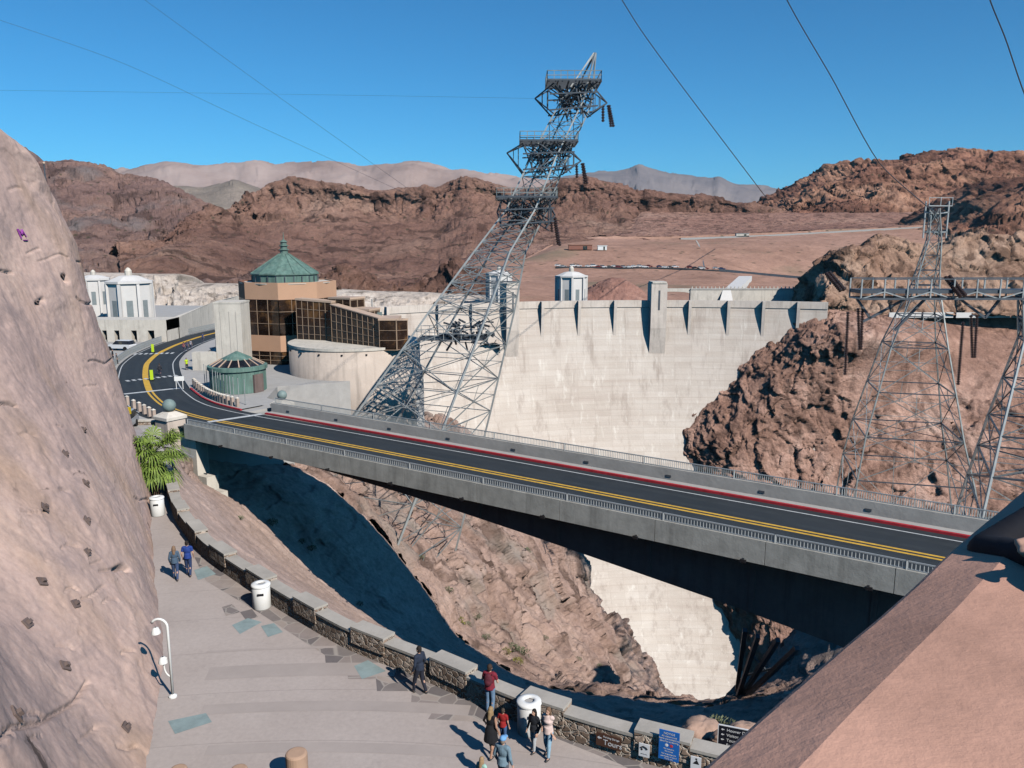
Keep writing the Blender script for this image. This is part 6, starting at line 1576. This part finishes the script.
# rock anchors and the purple mark on the cliff
mb = MB(); mb.box((0, 0, .02), (.30, .30, .05)); mb.box((0, 0, .08), (.12, .12, .12)); am_ = mb.mesh('rock_anchor', 'girder')
for x, y in ((89, 519), (43.5, 580), (77, 604), (28.5, 621), (66.5, 664), (18.5, 713.5), (128, 727), (88, 482), (86, 429), (67, 453), (38, 303), (64, 277), (89.5, 551), (47, 506.5)):
    p, nn_ = cliff_at(x, y); o = bpy.data.objects.new('rock_anchor', am_); COL.objects.link(o); o.location = p+nn_*.01; o.rotation_euler = nn_.to_track_quat('Z', 'Y').to_euler(); o.rotation_euler.rotate_axis('Z', random.Random(x).uniform(0, 1.5)); o.scale = (1, 1.2, 1); o.parent = cliff
M('purple_paint', (.28, .06, .30), .7, .2, 6.)
p, nn_ = cliff_at(24, 234); rt = nn_.to_track_quat('Z', 'Y').to_matrix(); mb = MB()
ux = Vector((0, 0, 1)).cross(nn_).normalized(); uz = nn_.cross(ux)
for seg in (((-.25, -.2), (-.3, .3)), ((-.3, .3), (-.05, .0)), ((-.05, 0), (.12, .28)), ((.12, .28), (.3, -.12)), ((-.1, -.28), (.32, -.28)), ((-.2, .05), (.22, .1))):
    mb.beam(p+nn_*.05+ux*seg[0][0]+uz*seg[0][1], p+nn_*.05+ux*seg[1][0]+uz*seg[1][1], .09, .04)
mb.build('painted_mark', 'purple_paint', cliff)

# ---- shrubs and boulders
def shrub_mesh(seed, n=170):
    rnd = random.Random(seed); mb = MB()
    for i in range(n):
        a = rnd.uniform(0, 6.28); r = rnd.random()**.5*.5; z = rnd.random()**.7*(.75-r*.5); c = Vector((math.cos(a)*r, math.sin(a)*r, z+.03)); d = (c+Vector((rnd.uniform(-.3, .3), rnd.uniform(-.3, .3), rnd.uniform(.1, .5)))).normalized()
        s = d.cross(Vector((rnd.uniform(-1, 1), rnd.uniform(-1, 1), .3))).normalized()*.03; L = rnd.uniform(.1, .2); mb.add([c-s, c+d*L*.5-s*1.3, c+d*L, c+d*L*.5+s*1.3], [(0, 1, 2, 3)])
    return mb
def on_grid(g, px, py):
    q = g-np.array([0, 0, CZ]); cp_, sp_ = math.cos(PITCH), math.sin(PITCH); ax = q[..., 1]*cp_-q[..., 2]*sp_; up = q[..., 1]*sp_+q[..., 2]*cp_
    e = (512+F*q[..., 0]/ax-px)**2+(384-F*up/ax-py)**2; k = np.unravel_index(np.argmin(e), e.shape); return Vector(g[k])
smesh = {(m_, k): shrub_mesh(20+k+7*len(m_)).mesh('shrub', m_) for m_ in ('sage', 'yellowbush') for k in range(2)}
mb = MB()
for i in range(7): a = i*.9; mb.tube([(0, 0, -.15), (math.cos(a)*.12, math.sin(a)*.12, .2), (math.cos(a)*.3, math.sin(a)*.3, .42)], [.025, .018, .006], 4)
stm = mb.mesh('stems', 'bark')
def shrub(label, p, s, m_, k=0):
    o = bpy.data.objects.new('shrub', None); COL.objects.link(o); o.location = p; o.scale = (s, s, s*.9); o.rotation_euler = (0, 0, s*7); tag(o, label, 'shrub', 'desert shrubs on the slopes')
    a = bpy.data.objects.new('foliage', smesh[(m_, k)]); COL.objects.link(a); a.parent = o; b = bpy.data.objects.new('stems', stm); COL.objects.link(b); b.parent = o
lit = [((448, 594), 1.5, 'sage'), ((440, 603), 1.3, 'yellowbush'), ((458, 626), 1.8, 'yellowbush'), ((466, 628), 1.4, 'sage'), ((476, 620), 1.6, 'sage'), ((486, 640), 1.3, 'sage'), ((512, 652), 1.9, 'sage'), ((522, 657), 2.2, 'sage'), ((506, 655), 1.5, 'yellowbush'), ((518, 665), 1.6, 'yellowbush'), ((545, 640), 1.2, 'sage'), ((562, 644), 1.5, 'sage'), ((578, 662), 1.3, 'sage'), ((600, 668), 1.2, 'sage'), ((420, 560), 1.2, 'sage'), ((412, 545), 1.2, 'sage'), ((489, 575), 1.0, 'sage'), ((527, 553), 1.6, 'sage'), ((660, 704), 1.8, 'sage'), ((636, 690), 1.2, 'sage')]
for k_, ((x, y), s_, m_) in enumerate(lit):
    shrub(('yellow-green' if m_ == 'yellowbush' else 'grey-green')+' desert shrub growing on the sunlit rock wall below the bridge', on_grid(NEV, x, y), s_*.85, m_, k_ % 2)
for k_, ((x, y), s_) in enumerate((((272, 526), 1.1), ((302, 543), .8), ((312, 551), .9), ((240, 520), .6), ((360, 605), .7))):
    shrub('pale dry shrub near the shadow edge on the bare dirt slope', on_grid(SLOPE, x, y), s_, 'sage', k_ % 2)
def boulder(label, p, r, seed):
    mb = MB(); mb.ell((0, 0, 0), (1, 1, 1), 40, 24); a = np.array(mb.v); nn_ = a/np.linalg.norm(a, axis=1, keepdims=True)
    f1, f2, cid = worley(a*1.1+seed*5.1, seed); a = a+nn_*((.22*fbm(a*1.2+seed, 4, seed)+.2*(cid-.5)+.05*ridged(a*4, 4, seed))[:, None]); a = a*np.array(r); mb.v = [tuple(v) for v in a]
    o = mb.build('boulder', 'boulder', None, True); o.location = p; tag(o, label, 'boulder', None)
boulder('sunlit rounded tan boulder just beyond the wall left of the black direction sign', P(703, 733, 27.5), (.75, .7, .5), 3)
boulder('pale boulder directly behind the black direction sign', P(746, 736, 27), (.75, .6, .5), 4)
boulder('small tan boulder low beyond the wall between two others', P(724, 739, 26.5), (.5, .45, .35), 6)
shrub('grey bare twiggy shrub behind the boulder by the black direction sign', P(721, 727, 28.5)-Vector((0, 0, .3)), 1.0, 'sage', 1)
# ================================================================== AIR
mb = MB(); mb.box((0, 12400, 430), (36000, 35000, 1170)); hz = mb.build('haze', 'white_paint'); hz['kind'] = 'stuff'
m = bpy.data.materials.new('haze_air'); m.use_nodes = True; nt = m.node_tree; nt.nodes.clear()
o_ = nt.nodes.new('ShaderNodeOutputMaterial'); v_ = nt.nodes.new('ShaderNodeVolumePrincipled'); v_.inputs['Color'].default_value = (.70, .84, 1, 1); v_.inputs['Density'].default_value = 2.2e-5; v_.inputs['Anisotropy'].default_value = 0
nt.links.new(v_.outputs[0], o_.inputs['Volume']); hz.data.materials.clear(); hz.data.materials.append(m)
